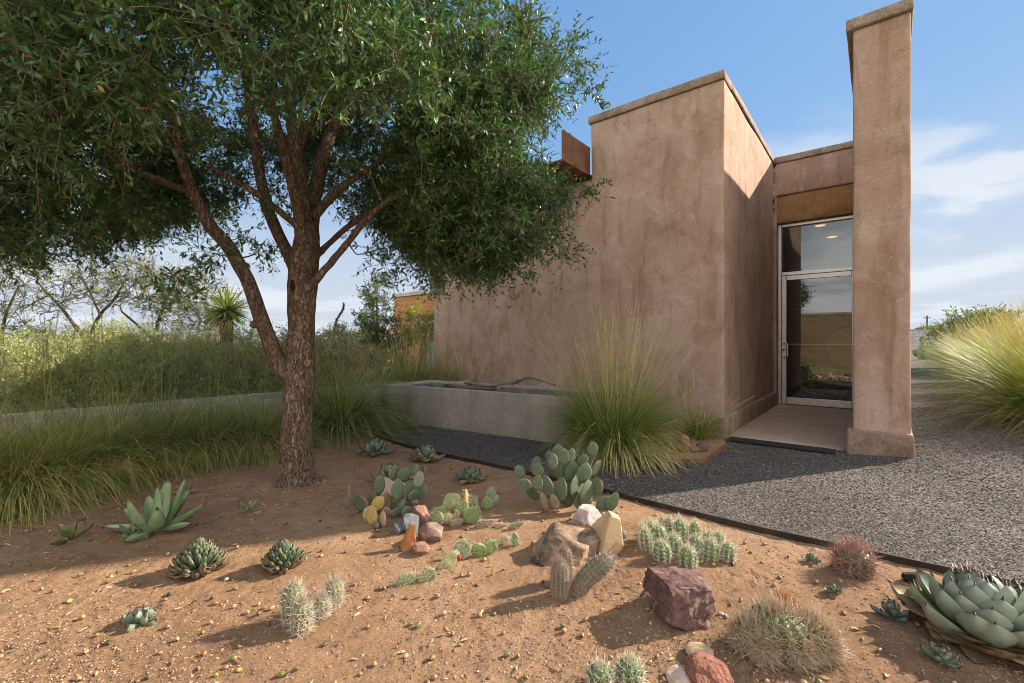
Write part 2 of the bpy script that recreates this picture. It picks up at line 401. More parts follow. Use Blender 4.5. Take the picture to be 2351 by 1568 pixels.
M['concrete_pale'] = m_mottle('pale_weathered_concrete', [(.34, .315, .275), (.48, .455, .40), (.60, .57, .51)], 6, .9, ((9, .6, .02), (50, .4, .004)), .3, runs=.3)
M['rust'] = m_mottle('rusted_steel', [(.07, .032, .02), (.155, .07, .042), (.235, .125, .08)], 3.5, .75, ((90, .25, .002),), .25)
M['edging'] = m_mottle('dark_steel_edging', [(.022, .016, .013), (.04, .028, .02), (.075, .045, .03)], 9, .6, ((60, .3, .002),), .3)
def m_simple(name, c, rough=.5, metal=0., **kw):
    nt = NT(name); co = nt.coord(); f = nt.noise(co, 12, 4)
    c2 = nt.mix(c, nt.ramp(f, [(.3, (.85,)*3), (.7, (1.1,)*3)]), 1.0, 'MULTIPLY')
    return nt.done(nt.bsdf(c2, nt.math('ADD', nt.math('MULTIPLY', f, .15), rough-.07), nt.bump(f, .05, .002), Metallic=metal, **kw))
M['aluminium'] = m_simple('brushed_aluminium', (.62, .60, .57), .38, .85)
M['dark_metal'] = m_simple('dark_hinge_metal', (.06, .055, .05), .5, .6)
M['rubber'] = m_simple('black_rubber', (.022, .022, .023), .6)
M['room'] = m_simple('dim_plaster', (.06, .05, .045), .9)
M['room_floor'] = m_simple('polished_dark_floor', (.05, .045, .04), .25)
def m_glass():
    nt = NT('tinted_glass'); fr = nt.n('ShaderNodeFresnel'); fr.inputs['IOR'].default_value = 1.5
    g = nt.n('ShaderNodeBsdfGlossy'); g.inputs['Roughness'].default_value = .0; g.inputs['Color'].default_value = (.9, .95, 1, 1)
    t = nt.n('ShaderNodeBsdfTransparent'); t.inputs['Color'].default_value = (.8, .82, .8, 1)
    m = nt.n('ShaderNodeMixShader'); nt.l(nt.math('ADD', nt.math('MULTIPLY', fr.outputs[0], 1.0), .04, clamp=True), m.inputs[0]); nt.l(t.outputs[0], m.inputs[1]); nt.l(g.outputs[0], m.inputs[2])
    return nt.done(m.outputs[0])
M['glass'] = m_glass()
def m_emit(name, c, s):
    nt = NT(name); e = nt.n('ShaderNodeEmission'); e.inputs[0].default_value = (*c, 1); e.inputs[1].default_value = s; return nt.done(e.outputs[0])
M['lamp'] = m_emit('warm_downlight', (1, .45, .15), .75)
def m_brick(name, c1, c2, mortar, bw, bh, scale=1.0, msz=.012):
    nt = NT(name); co = nt.coord(); sx = nt.n('ShaderNodeSeparateXYZ'); nt.l(co, sx.inputs[0]); cb = nt.n('ShaderNodeCombineXYZ')
    nt.l(sx.outputs[0], cb.inputs[0]); nt.l(sx.outputs[2], cb.inputs[1])
    b = nt.n('ShaderNodeTexBrick'); nt.l(cb.outputs[0], b.inputs['Vector'])
    nt.set(b, Color1=c1, Color2=c2, Mortar=mortar, Scale=scale, **{'Mortar Size': msz, 'Brick Width': bw, 'Row Height': bh, 'Mortar Smooth': .3, 'Bias': 0.})
    c = nt.mix(b.outputs['Color'], nt.ramp(nt.noise(co, 7, 5), [(.3, (.8,)*3), (.7, (1.15,)*3)]), 1.0, 'MULTIPLY')
    n = nt.bump(b.outputs['Fac'], -.6, .01); n = nt.bump(nt.noise(co, 60, 4), .3, .004, n)
    return nt.done(nt.bsdf(c, .9, n))
M['brick'] = m_brick('orange_brick', (.50, .245, .10), (.42, .195, .08), (.30, .15, .075), .42, .13)
M['tan_brick'] = m_brick('tan_adobe_brick', (.25, .175, .095), (.20, .135, .07), (.14, .10, .06), .4, .13)
M['block'] = m_brick('grey_block', (.42, .39, .40), (.37, .34, .35), (.25, .23, .23), .46, .215)
M['dark_water'] = None
def m_water():
    nt = NT('dark_pool_water'); co = nt.coord(); f = nt.noise(co, 14, 4, .55, .4)
    return nt.done(nt.bsdf((.012, .011, .009), .04, nt.bump(f, .18, .02), IOR=1.33))
M['water'] = m_water()
def m_soil():
    nt = NT('sandy_soil'); co = nt.coord(); a = nt.noise(co, .9, 6, .6, .4); b = nt.noise(co, 9, 6, .65, .3); g = nt.noise(co, 110, 6, .8)
    c = nt.ramp(a, [(.3, (.30, .18, .102)), (.5, (.38, .238, .142)), (.72, (.455, .302, .193))])
    c = nt.mix(c, nt.ramp(b, [(.3, (.78, .76, .74)), (.5, (1, 1, 1)), (.75, (1.16, 1.15, 1.14))]), 1.0, 'MULTIPLY')
    c = nt.mix(c, nt.ramp(g, [(.3, (.66, .64, .63)), (.5, (1, 1, 1)), (.72, (1.24, 1.24, 1.24))]), 1.0, 'MULTIPLY')
    v = nt.n('ShaderNodeTexVoronoi'); v.inputs['Scale'].default_value = 120; nt.l(co, v.inputs['Vector'])
    sp = nt.ramp(v.outputs['Color'], [(.0, (.6, .5, .45)), (.25, (1, 1, 1)), (.85, (1, 1, 1)), (1, (1.35, 1.3, 1.25))])
    c = nt.mix(c, sp, .6, 'MULTIPLY')
    n = nt.bump(b, .7, .03); n = nt.bump(nt.noise(co, 34, 6, .75), 1.0, .022, n); n = nt.bump(g, 1.0, .009, n)
    return nt.done(nt.bsdf(c, .97, n, **{'Specular IOR Level': .12}))
M['soil'] = m_soil()
def m_gravel():
    nt = NT('dark_crushed_gravel'); co = nt.coord(); wv = nt.n('ShaderNodeTexVoronoi'); wv.inputs['Scale'].default_value = 75; nt.l(co, wv.inputs['Vector'])
    sm = nt.n('ShaderNodeTexVoronoi', feature='SMOOTH_F1'); sm.inputs['Scale'].default_value = 75; nt.l(co, sm.inputs['Vector'])
    c = nt.ramp(wv.outputs['Color'], [(.1, (.034, .029, .026)), (.45, (.075, .066, .060)), (.8, (.138, .124, .113)), (.97, (.23, .21, .19))])
    a = nt.noise(co, 1.2, 5, .6); c = nt.mix(c, nt.ramp(a, [(.3, (.82, .78, .75)), (.7, (1.2, 1.18, 1.18))]), 1.0, 'MULTIPLY')
    g = nt.noise(co, 210, 4, .7); c = nt.mix(c, nt.ramp(g, [(.3, (.7,)*3), (.7, (1.25,)*3)]), 1.0, 'MULTIPLY')
    n = nt.bump(nt.math('SUBTRACT', 1.0, sm.outputs['Distance']), 1.0, .012); n = nt.bump(wv.outputs['Color'], .6, .006, n); n = nt.bump(a, .3, .05, n)
    return nt.done(nt.bsdf(c, .9, n, **{'Specular IOR Level': .25}))
M['gravel'] = m_gravel()
M['ground'] = m_mottle('dry_grassland', [(.20, .19, .075), (.30, .275, .12), (.36, .30, .15)], .8, .95, ((2, .5, .1), (20, .5, .02)), .3)
M['hills'] = m_mottle('far_hazed_hills', [(.27, .27, .32), (.31, .31, .36)], .004, 1, ((.01, .3, 10),), .1)  # bluish grey of distance haze is painted into the hill colour

# ---------- ground ----------
EDGE = np.array([G(*q)[:2] for q in [(860, 1003), (930, 1026), (1020, 1048), (1110, 1066), (1200, 1086), (1290, 1108), (1380, 1130), (1560, 1176), (1740, 1220), (1900, 1254), (2100, 1298), (2351, 1352)]])
EDGE = np.concatenate([[[-3.2, 7.6], [-2.3, 6.3]], EDGE, [[2.95, 1.75], [3.6, 1.05], [5, -.6]]])
def edge_y(x): return np.interp(x, EDGE[:, 0], EDGE[:, 1])
d1 = np.array([.777, -.630]); d2 = np.array([.630, .777]); C0 = np.array([2.55, 5.43])
def local(x, y): return (x-C0[0])*d1[0]+(y-C0[1])*d1[1], (x-C0[0])*d2[0]+(y-C0[1])*d2[1]
def sheet(name, xs, ys, zf, mat, label=None):
    X, Y = np.meshgrid(xs, ys, indexing='ij'); Z = zf(X.ravel(), Y.ravel())
    ny = len(ys); i = np.arange(len(xs)-1)[:, None]*ny+np.arange(ny-1)[None]
    f = np.stack([i, i+ny, i+ny+1, i+1], -1).reshape(-1, 4)
    mb = MB(); mb.add(np.stack([X.ravel(), Y.ravel(), Z], 1), f); o = mb.build(name, mat); o['kind'] = 'structure'; return o
def bedz(x, y):
    p = np.stack([x, y, 0*x], 1)
    rgh = .55+.6*np.clip(fbm(p*1.1+9, 12, 2)*1.6+.4, 0, 1)
    b = .014*fbm(p*1.3, 3, 2)+.010*fbm(p*5, 5, 3)+rgh*(.0075*fbm(p*22, 8, 3)+.0035*vnoise(p*85, 14))
    fade = np.clip((x+4.6)*2, 0, 1)
    s = edge_y(x)-y
    return b+.018*np.clip(s/.5, 0, 1)-.10*np.clip(-(s-.0)/.05, 0, 1)
def soilz(x, y): return float(bedz(np.array([x]), np.array([y]))[0]) if y < edge_y(x) else float(hgt(x, y))+.01
sheet('soil_bed', np.concatenate([np.linspace(-9, -3.5, 60)[:-1], np.arange(-3.5, 3.2, .0095), np.linspace(3.21, 3.5, 12)]), np.concatenate([np.linspace(-1, 1.2, 24)[:-1], np.geomspace(1.2, 5.0, 300)[:-1], np.linspace(5.0, 6.9, 50)]), bedz, M['soil'])
def pathz(x, y):
    a, s = local(x, y); p = np.stack([x, y, 0*x], 1)
    inside = (y-edge_y(x))
    z = hgt(x, y)+.006*fbm(p*3, 2, 3)+.0025*fbm(p*30, 4, 2)-.12*np.clip(-(inside)/.05, 0, 1)
    far = np.clip((-4.9-a)/.3, 0, 1)
    house = (a > -5.0) & (a < 1.6) & (s > .03)
    return np.where(house, -.12, z-.12*far)
sheet('gravel_path', np.concatenate([np.linspace(-3.2, 4.6, 300)[:-1], np.geomspace(4.6, 29, 60)]), np.concatenate([np.linspace(-1, 1.3, 10)[:-1], np.linspace(1.3, 7, 220)[:-1], np.geomspace(7, 29.6, 50)]), pathz, M['gravel'])
gx = np.concatenate([-np.geomspace(9, 4000, 30)[::-1], np.linspace(-8.5, 30, 60), np.geomspace(32, 4000, 25)])
sheet('ground', gx, np.concatenate([-np.geomspace(2, 300, 8)[::-1], np.linspace(-1.5, 31, 50), np.geomspace(33, 6000, 30)]), lambda x, y: hgt(x, y)-.07-.1*((local(x, y)[0] > -5.2) & (local(x, y)[0] < 2.2) & (local(x, y)[1] > -.5) & (local(x, y)[1] < 10)), M['ground'])
# far hills
mb = MB(); n = 160; xs = np.linspace(-6500, 6500, n); p = np.stack([xs/900, 0*xs, 0*xs], 1); top = 1.15+30+40*np.clip(.35+fbm(p, 9, 4), 0.05, 2)
for k, (yy, hh) in enumerate(((5200, 0), (5500, .75), (5900, 1), (6400, 0))): mb.add(np.stack([xs, 0*xs+yy, -3+(top+3)*hh], 1), np.zeros((0, 4), int))
i = np.arange(n-1)[None]+np.arange(3)[:, None]*n
mb.f = {4: [np.stack([i, i+1, i+n+1, i+n], -1).reshape(-1, 4)]}
mb.build('hills', M['hills'])['kind'] = 'structure'

# ---------- the adobe building ----------
RZ = math.atan2(-.630, .777)
B = thing('adobe_building', 'brown adobe stucco building with flat parapets and a recessed glass door', 'building', (C0[0], C0[1], 0), RZ)
DS = 3.38
xs = span(-5.24, -1.8, 0, .045, 1.245, 1.69, step=.09); ys = span(-.07, 0, .36, DS, DS+.32, 9.0, 9.3, step=.13); zs = span(-.1, 3.25, 3.40, 3.74, 3.55+.25, 4.32, step=.1)
cx, cy, cz = [(q[1:]+q[:-1])/2 for q in (xs, ys, zs)]; A, S_, Z_ = np.meshgrid(cx, cy, cz, indexing='ij')
solid = np.zeros(A.shape, bool)
m0 = (A < 0) & (S_ > 0)
solid |= m0 & (Z_ < 3.55-.0) & (S_ < 9.0) & ((S_ < DS+.32) | (A < -1.8) | (Z_ > 3.4))
solid |= (A > -1.8) & m0 & (S_ < DS)
solid |= (A < 1.245) & (A > 0) & (S_ > DS) & (S_ < DS+.32) & (Z_ > 3.74)
solid |= (A > 0) & (A < .045) & (S_ > DS) & (S_ < DS+.32)
solid |= (A > 1.245) & (S_ > -.08) & (S_ < 9.0)
solid |= (A > -1.8) & (A < 1.245) & (S_ > DS+.32) & (S_ < 9.0) & (Z_ > 3.40) & (Z_ < 3.74)
solid &= ~((A < -1.8) & (Z_ > 3.56))
bevel(cells(xs, ys, zs, solid, .010, 1.5, 4).build('wall', M['stucco'], B), .03, 3)
def part(lo, hi, name, mat, step=.12, amp=.007, seed=1, bw=.014, parent=B, freq=2.2):
    return bevel(slab(lo, hi, step, amp, seed, freq).build(name, mat, parent), bw)
T0, T1 = 4.315, 4.425
part((-1.83, -.03, T0), (.02, .33, T1), 'coping', M['coping'], .07, .010, 2)
part((-.31, .325, T0+.003), (.022, DS+.02, T1-.004), 'coping', M['coping'], .07, .010, 3)
part((.018, DS-.025, T0+.002), (1.22, DS+.31, T1), 'coping', M['coping'], .07, .010, 4)
part((1.19, -.11, T0), (1.715, 8.9, T1+.004), 'coping', M['coping'], .09, .010, 5)
part((-5.29, -.035, 2.05), (-4.95, .32, 3.56), 'corner_beam', M['coping'], .09, .009, 6)
part((-5.29, -.05, -.1), (.045, .2, .245), 'plinth', M['plinth'], .09, .009, 7, .02)
part((-.2, .203, -.1), (.05, DS+.02, .25), 'plinth', M['plinth'], .09, .009, 8, .02)
part((1.19, -.135, -.1), (1.712, 8.8, .262), 'plinth', M['plinth'], .09, .011, 9, .025)
part((.003, DS+.03, 3.25), (1.242, DS+.30, 3.735), 'concrete_beam', M['beam'], .12, .006, 10)
part((.045, -.03, -.1), (1.195, DS+.33, .022), 'entry_slab', M['slab'], .2, .002, 11)
# glazed doorway
FS = DS+.13
fr = MB()
def frame_bar(mb, lo, hi): box(mb, lo, hi)
x0, x1 = .052, 1.238; ht = 2.36; htop = 3.247
fr = MB()
box(fr, (x0, FS, .024), (x0+.05, FS+.11, htop)); box(fr, (x1-.05, FS, .024), (x1, FS+.11, htop))
box(fr, (x0+.052, FS+.001, htop-.05), (x1-.052, FS+.11, htop)); box(fr, (x0+.052, FS+.001, ht-.03), (x1-.052, FS+.11, ht+.03))
bevel(fr.build('door_frame', M['aluminium'], B, False), .004)
tw = MB(); box(tw, (x0+.045, FS+.055, ht+.025), (x1-.045, FS+.065, htop-.045)); tw.build('transom_pane', M['glass'], B, False)
dx0, dx1 = x0+.056, x1-.056; DSF = FS+.012
dm = MB()
box(dm, (dx0, DSF, .035), (dx0+.07, DSF+.05, ht-.035)); box(dm, (dx1-.07, DSF, .035), (dx1, DSF+.05, ht-.035))
box(dm, (dx0+.071, DSF+.001, .035), (dx1-.071, DSF+.05, .155)); box(dm, (dx0+.071, DSF+.001, ht-.115), (dx1-.071, DSF+.05, ht-.035))
door = bevel(dm.build('door', M['aluminium'], B, False), .004)
pn = MB(); box(pn, (dx0+.065, DSF+.022, .15), (dx1-.065, DSF+.03, ht-.11)); pn.build('pane', M['glass'], door, False)
hb = MB(); hx = dx0+.052; tube(hb, [(hx-.015, DSF+.002, 1.12), (hx-.015, DSF-.05, 1.12), (hx, DSF-.07, 1.12), (hx+.035, DSF-.075, 1.115), (hx+.045, DSF-.075, 1.09), (hx+.045, DSF-.075, .90), (hx+.035, DSF-.075, .875), (hx, DSF-.07, .87), (hx-.015, DSF-.05, .87), (hx-.015, DSF+.002, .87)], .013, 8)
hb.build('handle', M['aluminium'], door)
lk = MB(); tube(lk, [(dx0+.03, DSF+.002, 1.0), (dx0+.03, DSF-.012, 1.0)], .018, 14); lk.build('lock', M['dark_metal'], door)
pb = MB(); tube(pb, [(dx0+.06, DSF+.055, 1.10), (dx1-.06, DSF+.055, 1.10)], .017, 8); pb.build('push_bar', M['aluminium'], door)
for hz in (2.25, 1.12, .25):
    hg = MB(); box(hg, (x1-.085, DSF-.012, hz-.05), (x1-.045, DSF+.004, hz+.05)); hg.build('hinge', M['dark_metal'], B, False)
# the room behind the door
rm = MB()
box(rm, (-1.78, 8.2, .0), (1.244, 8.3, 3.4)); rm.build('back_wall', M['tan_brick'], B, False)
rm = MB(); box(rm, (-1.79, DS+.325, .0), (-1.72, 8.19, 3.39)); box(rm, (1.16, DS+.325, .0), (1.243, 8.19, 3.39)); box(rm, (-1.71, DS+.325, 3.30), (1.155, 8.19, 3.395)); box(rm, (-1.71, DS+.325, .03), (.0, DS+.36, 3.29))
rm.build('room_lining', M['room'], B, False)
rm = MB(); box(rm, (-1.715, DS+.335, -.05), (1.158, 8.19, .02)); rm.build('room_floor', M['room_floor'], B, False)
for (a, s) in ((.62, DS+.85), (.72, DS+2.1)):
    ml = MB(); th = np.arange(20)*2*math.pi/20; ml.add(np.stack([a+.085*np.cos(th), s+.085*np.sin(th), 0*th+3.292], 1), np.arange(20)[::-1]); ml.build('downlight', M['lamp'], B, False)
dr = thing('drum', 'round tan drum standing inside the room behind the glass door', 'drum', B.matrix_world @ Vector((0, 0, 0)))
def bl(a, s, z): return np.array([C0[0]+a*d1[0]+s*d2[0], C0[1]+a*d1[1]+s*d2[1], z])
dr.location = bl(1.02, DS+2.2, .02); dr.rotation_euler = (0, 0, RZ)
M['hide'] = m_mottle('tan_drum_hide', [(.42, .30, .16), (.55, .42, .25)], 4, .8, ((40, .2, .003),), .15)
M['drum_wood'] = m_mottle('dark_drum_wood', [(.05, .028, .015), (.09, .05, .03)], 8, .6, ((30, .3, .004),), .3)
th = np.arange(32)*2*math.pi/32
for nm, mt, r0, y0, y1 in (('shell', 'drum_wood', .42, .0, .3), ('drumhead', 'hide', .41, -.012, .002)):
    q = MB(); ring = lambda y, r: np.stack([r*np.cos(th), 0*th+y, 1.02+r*np.sin(th)], 1)
    q.add(np.concatenate([ring(y0, r0), ring(y1, r0)]), np.stack([np.arange(32), (np.arange(32)+1) % 32, (np.arange(32)+1) % 32+32, np.arange(32)+32], 1)); q.add(ring(y0, r0), np.arange(32)[::-1])
    q.build(nm, M[mt], dr, False)
q = MB(); tube(q, [(-.25, .12, .0), (-.2, .14, .75)], .02); tube(q, [(.25, .12, .0), (.2, .14, .75)], .02); q.build('stand', M['drum_wood'], dr)

# garden wall behind the photographer: the glass door mirrors it
gw = thing('garden_wall', 'tan masonry garden wall mirrored in the glass door', 'wall', bl(0, -14, 0), RZ)
q = MB(); box(q, (-9, 0, -.1), (9, .25, 2.45)); q.build('masonry', M['tan_brick'], gw, False); q = MB(); box(q, (-9.03, -.03, 2.452), (9.03, .28, 2.56)); q.build('cap', M['concrete'], gw, False)
# rusty projecting canopy
q = MB(); box(q, (-4.4, -.73, 3.565), (-1.815, .2, 3.59)); can = B
cp = q.build('steel_canopy', M['rust'], B, False)
q = MB(); box(q, (-1.835, -.735, 3.568), (-1.812, -.002, 3.975)); q.build('side_plate', M['rust'], cp, False)

# mat in front of the slab
mt = thing('rubber_doormat', 'black perforated rubber mat lying on the gravel at the entry slab', 'doormat', bl(.60, -.165, .016), RZ)
for k in range(3):
    q = MB(); w0 = -.50+k*.336
    for i in range(12):
        for j in range(4):
            pass
    for i in range(13): box(q, (w0+i*.0272, -.085, .0), (w0+i*.0272+.010, .085, .016))
    for j in range(7): box(q, (w0, -.085+j*.0267, .001), (w0+.3364-.002, -.085+j*.0267+.010, .017))
    q.build('tile', M['rubber'], mt, False)

# steel edging along the bed
pts = EDGE[1:-1]; s = np.concatenate([[0], np.cumsum(np.linalg.norm(np.diff(pts, axis=0), axis=1))]); t = np.arange(0, s[-1], .06)
ex, ey = np.interp(t, s, pts[:, 0]), np.interp(t, s, pts[:, 1]); tn = unit(np.stack([np.gradient(ex), np.gradient(ey)], 1)); nn = np.stack([-tn[:, 1], tn[:, 0]], 1)
wig = .006*fbm(np.stack([t*1.5, 0*t, 0*t], 1), 4, 2)
q = MB(); z = hgt(ex, ey); V = []
for o, zz_ in ((-.006, -.08), (-.006, .030), (.006, .030), (.006, -.08)): V.append(np.stack([ex+nn[:, 0]*(o+wig), ey+nn[:, 1]*(o+wig), z+zz_+.004*fbm(np.stack([t*.9, 0*t, 0*t], 1), 2, 2)], 1))
V = np.stack(V, 1).reshape(-1, 3); n = len(t); i = np.arange(n-1)[:, None]*4
f = np.concatenate([i+np.array([[a, b, b+4, a+4]]) for a, b in ((0, 1), (1, 2), (2, 3))]); q.add(V, f); e = q.build('garden_edging', M['edging'], None, False)
tag(e, 'long dark steel edging strip between sandy bed and gravel path', 'edging')
# rusty corner edging round the tall grass
q = MB(); pk = [G(1400, 1052), G(1480, 1056), G(1560, 1062), G(1622, 1062), G(1643, 1045), G(1668, 1024)]
P2 = np.array(pk)[:, :2]; s = np.concatenate([[0], np.cumsum(np.linalg.norm(np.diff(P2, axis=0), axis=1))]); 
for a, b in zip(pk[:-1], pk[1:]):
    a = np.array(a); b = np.array(b); u_ = unit((b-a)[None])[0]; n_ = np.array([-u_[1], u_[0], 0])*.006
    q.add([a-n_+(0, 0, -.05), b-n_+(0, 0, -.05), b+n_+(0, 0, -.05), a+n_+(0, 0, -.05), a-n_+(0, 0, .035), b-n_+(0, 0, .035), b+n_+(0, 0, .035), a+n_+(0, 0, .035)], [(4, 5, 6, 7), (0, 1, 5, 4), (2, 3, 7, 6), (1, 2, 6, 5), (3, 0, 4, 7)])
tag(q.build('corner_edging', M['rust'], None, False), 'rusty steel edging bent round the corner of the tall grass bed', 'edging')

pg = [np.array(q) for q in pk]+[bl(.0, -.02, 0), bl(-1.9, -.02, 0), np.array([.9, 5.0, 0])]
q = MB(); q.add(np.array([(x, y, float(hgt(x, y))+.013) for x, y, _ in pg]), np.arange(len(pg))); q.build('soil_patch', M['soil'], None, False)['kind'] = 'structure'
# ---------- water basin ----------
bd = unit(np.array([[.844, -.536]]))[0]; bn = np.array([-bd[1], bd[0]]); BO = np.array([-1.85, 6.57]); BL = 3.52; BW = .95; BH = .525
bas = thing('water_basin', 'long grey concrete water basin below the stucco wall', 'basin', (BO[0], BO[1], 0), math.atan2(bd[1], bd[0]))
def bpart(lo, hi, nm, seed): return part(lo, hi, nm, M['concrete'], .15, .004, seed, .008, bas)
bpart((0, 0, -.1), (BL, .10, BH), 'side_wall', 21); bpart((0, BW-.10, -.1), (BL, BW, BH-.003), 'side_wall', 22)
bpart((.003, .101, -.1), (.1, BW-.101, BH-.004), 'end_wall', 23); bpart((BL-.1, .101, -.1), (BL-.003, BW-.101, BH-.002), 'end_wall', 24)
n1, n2 = 120, 30; X, Y = np.meshgrid(np.linspace(.09, BL-.09, n1), np.linspace(.095, BW-.095, n2), indexing='ij')
Pn = np.stack([X.ravel(), Y.ravel(), 0*X.ravel()], 1); bub = np.exp(-(((X-.75)/.16)**2+((Y-.5)/.16)**2)).ravel()+.7*np.exp(-(((X-.35)/.12)**2+((Y-.4)/.12)**2)).ravel()
Zw = BH-.035+.004*fbm(Pn*5, 3, 3)+bub*(.015+.045*np.abs(fbm(Pn*13, 5, 2)))
q = MB(); i = np.arange(n1-1)[:, None]*n2+np.arange(n2-1)[None]
q.add(np.stack([X.ravel(), Y.ravel(), Zw], 1), np.stack([i, i+n2, i+n2+1, i+1], -1).reshape(-1, 4))
wt = q.build('water', M['water']); wt.location = (BO[0], BO[1], 0); wt.rotation_euler = bas.rotation_euler; wt['kind'] = 'structure'
M['driftwood'] = m_mottle('grey_driftwood', [(.10, .065, .045), (.22, .155, .115), (.34, .265, .21)], 20, .9, ((60, .5, .006),), .3)
dw = MB(); Yb = 6.35
def wpts(l): return np.array([W(u, v, Y) for u, v, Y in l])
for l, r in (([(1068, 878, 6.6), (1090, 882, 6.5), (1112, 886, 6.35), (1135, 884, 6.3), (1160, 880, 6.3), (1185, 878, 6.25), (1205, 868, 6.15), (1225, 868, 6.05), (1250, 876, 5.95), (1275, 884, 5.9)], .022),
             ([(1095, 883, 6.45), (1100, 895, 6.38), (1118, 897, 6.33), (1140, 886, 6.3), (1148, 896, 6.25), (1147, 905, 6.22)], .017),
             ([(1160, 880, 6.3), (1176, 884, 6.25), (1190, 871, 6.2)], .015), ([(1068, 878, 6.6), (1078, 884, 6.55), (1098, 880, 6.5)], .014)):
    tube(dw, wpts(l), np.linspace(r, r*.55, len(l)), 7, wob=.006, seed=3)
tag(dw.build('driftwood_branch', M['driftwood']), 'twisted grey driftwood branch lying across the water basin', 'driftwood')

# ---------- concrete channel on the left ----------
ch = thing('concrete_channel', 'long low pale concrete channel with two parallel walls behind the grasses', 'channel', (-4.29, 3.79, 0), math.atan2(.777, .630))
CS = 7
part((-2.2, .0, -.1), (CS, .085, .45), 'near_wall', M['concrete_pale'], .16, .006, 31, .008, ch)
part((-2.2, .48, -.1), (CS+.6, .56, .475), 'far_wall', M['concrete_pale'], .12, .016, 32, .008, ch, 3.0)
q = MB(); q.add([(-2.2, .084, .26), (CS, .084, .26), (CS, .481, .26), (-2.2, .481, .26)], [(0, 1, 2, 3)]); q.build('channel_bed', M['soil'], ch, False)

# ---------- far brick building ----------
bb = thing('brick_building', 'orange brick building with grey roof edge seen past the stucco corner', 'building', (-3.92, 15.0, 0), math.atan2(-.63, .777))
q = MB(); ww0, ww1, wz0, wz1 = 1.35, 2.9, .35, 1.62
box(q, (0, 0, -.1), (ww0, 4, 2.62)); box(q, (ww1, 0, -.1), (5, 4, 2.62)); box(q, (ww0+.001, .003, wz1), (ww1-.001, 4, 2.619)); box(q, (ww0+.001, .003, -.1), (ww1-.001, 4, wz0)); q.build('wall', M['brick'], bb, False)
q = MB(); box(q, (-.05, -.05, 2.622), (5.05, 4.05, 2.73)); q.build('roof_edge', M['concrete_pale'], bb, False)
q = MB(); box(q, (ww0-.35, -.03, wz1+.002), (ww1+.3, .0, wz1+.28)); q.build('lintel', M['concrete'], bb, False)
q = MB(); box(q, (ww0+.16, .16, wz0+.01), (ww0+.22, .22, wz1-.01)); box(q, (ww0+.75, .16, wz0+.01), (ww0+.80, .22, wz1-.01)); box(q, (ww0+.222, .161, wz1-.07), (ww0+.748, .219, wz1-.011)); wf = q.build('window', M['aluminium'], bb, False)
q = MB(); box(q, (ww0+.003, .23, wz0+.003), (ww1-.003, .25, wz1-.003)); M['blue_pane'] = m_simple('sky_blue_pane', (.25, .36, .45), .1); q.build('pane', M['blue_pane'], wf, False)
# low roofed house far left of it
hs = thing('far_house', 'small far house with pale tiled roof low behind the shrubs', 'house', (-13.8, 40, 0), -.3)
M['tile_roof'] = m_mottle('pale_clay_tiles', [(.42, .27, .2), (.55, .40, .32)], 2, .9, ((8, .5, .05),), .3)
q = MB(); box(q, (-.2, 0, -.1), (5, 5, 1.35)); q.build('wall', M['tan_brick'], hs, False)
q = MB(); q.add([(-.6, -.5, 1.3), (5.4, -.5, 1.3), (5.4, 5.5, 1.3), (-.6, 5.5, 1.3), (-.6, 2.5, 2.5), (5.4, 2.5, 2.5)], [(0, 1, 5, 4), (2, 3, 4, 5)]); q.add([(-.6, -.5, 1.3), (-.6, 5.5, 1.3), (-.6, 2.5, 2.5)], [(0, 2, 1)]); q.build('roof', M['tile_roof'], hs, False)
# block wall at the end of the path
q = MB(); fw = thing('block_wall', 'grey concrete block wall closing the far end of the gravel path', 'wall', (20.0, 30.0, .4), 0)
box(q, (0, 0, -.3), (22, .2, 1.48)); q.build('blockwork', M['block'], fw, False)
q = MB(); box(q, (-.02, -.03, 1.482), (22.02, .23, 1.56)); q.build('cap', M['concrete'], fw, False)
M['pole'] = m_mottle('old_pole_wood', [(.08, .055, .04), (.14, .1, .08)], 5, .9, ((30, .3, .01),), .2)
up = thing('utility_pole', 'thin wooden utility pole far beyond the block wall', 'pole', (55.3, 60, .5))
q = MB(); tube(q, [(0, 0, 0), (0, 0, 4.1)], [.11, .08], 8); q.build('mast', M['pole'], up); q = MB(); box(q, (-.5, -.05, 3.75), (.5, .05, 3.85)); q.build('crossarm', M['pole'], up, False)
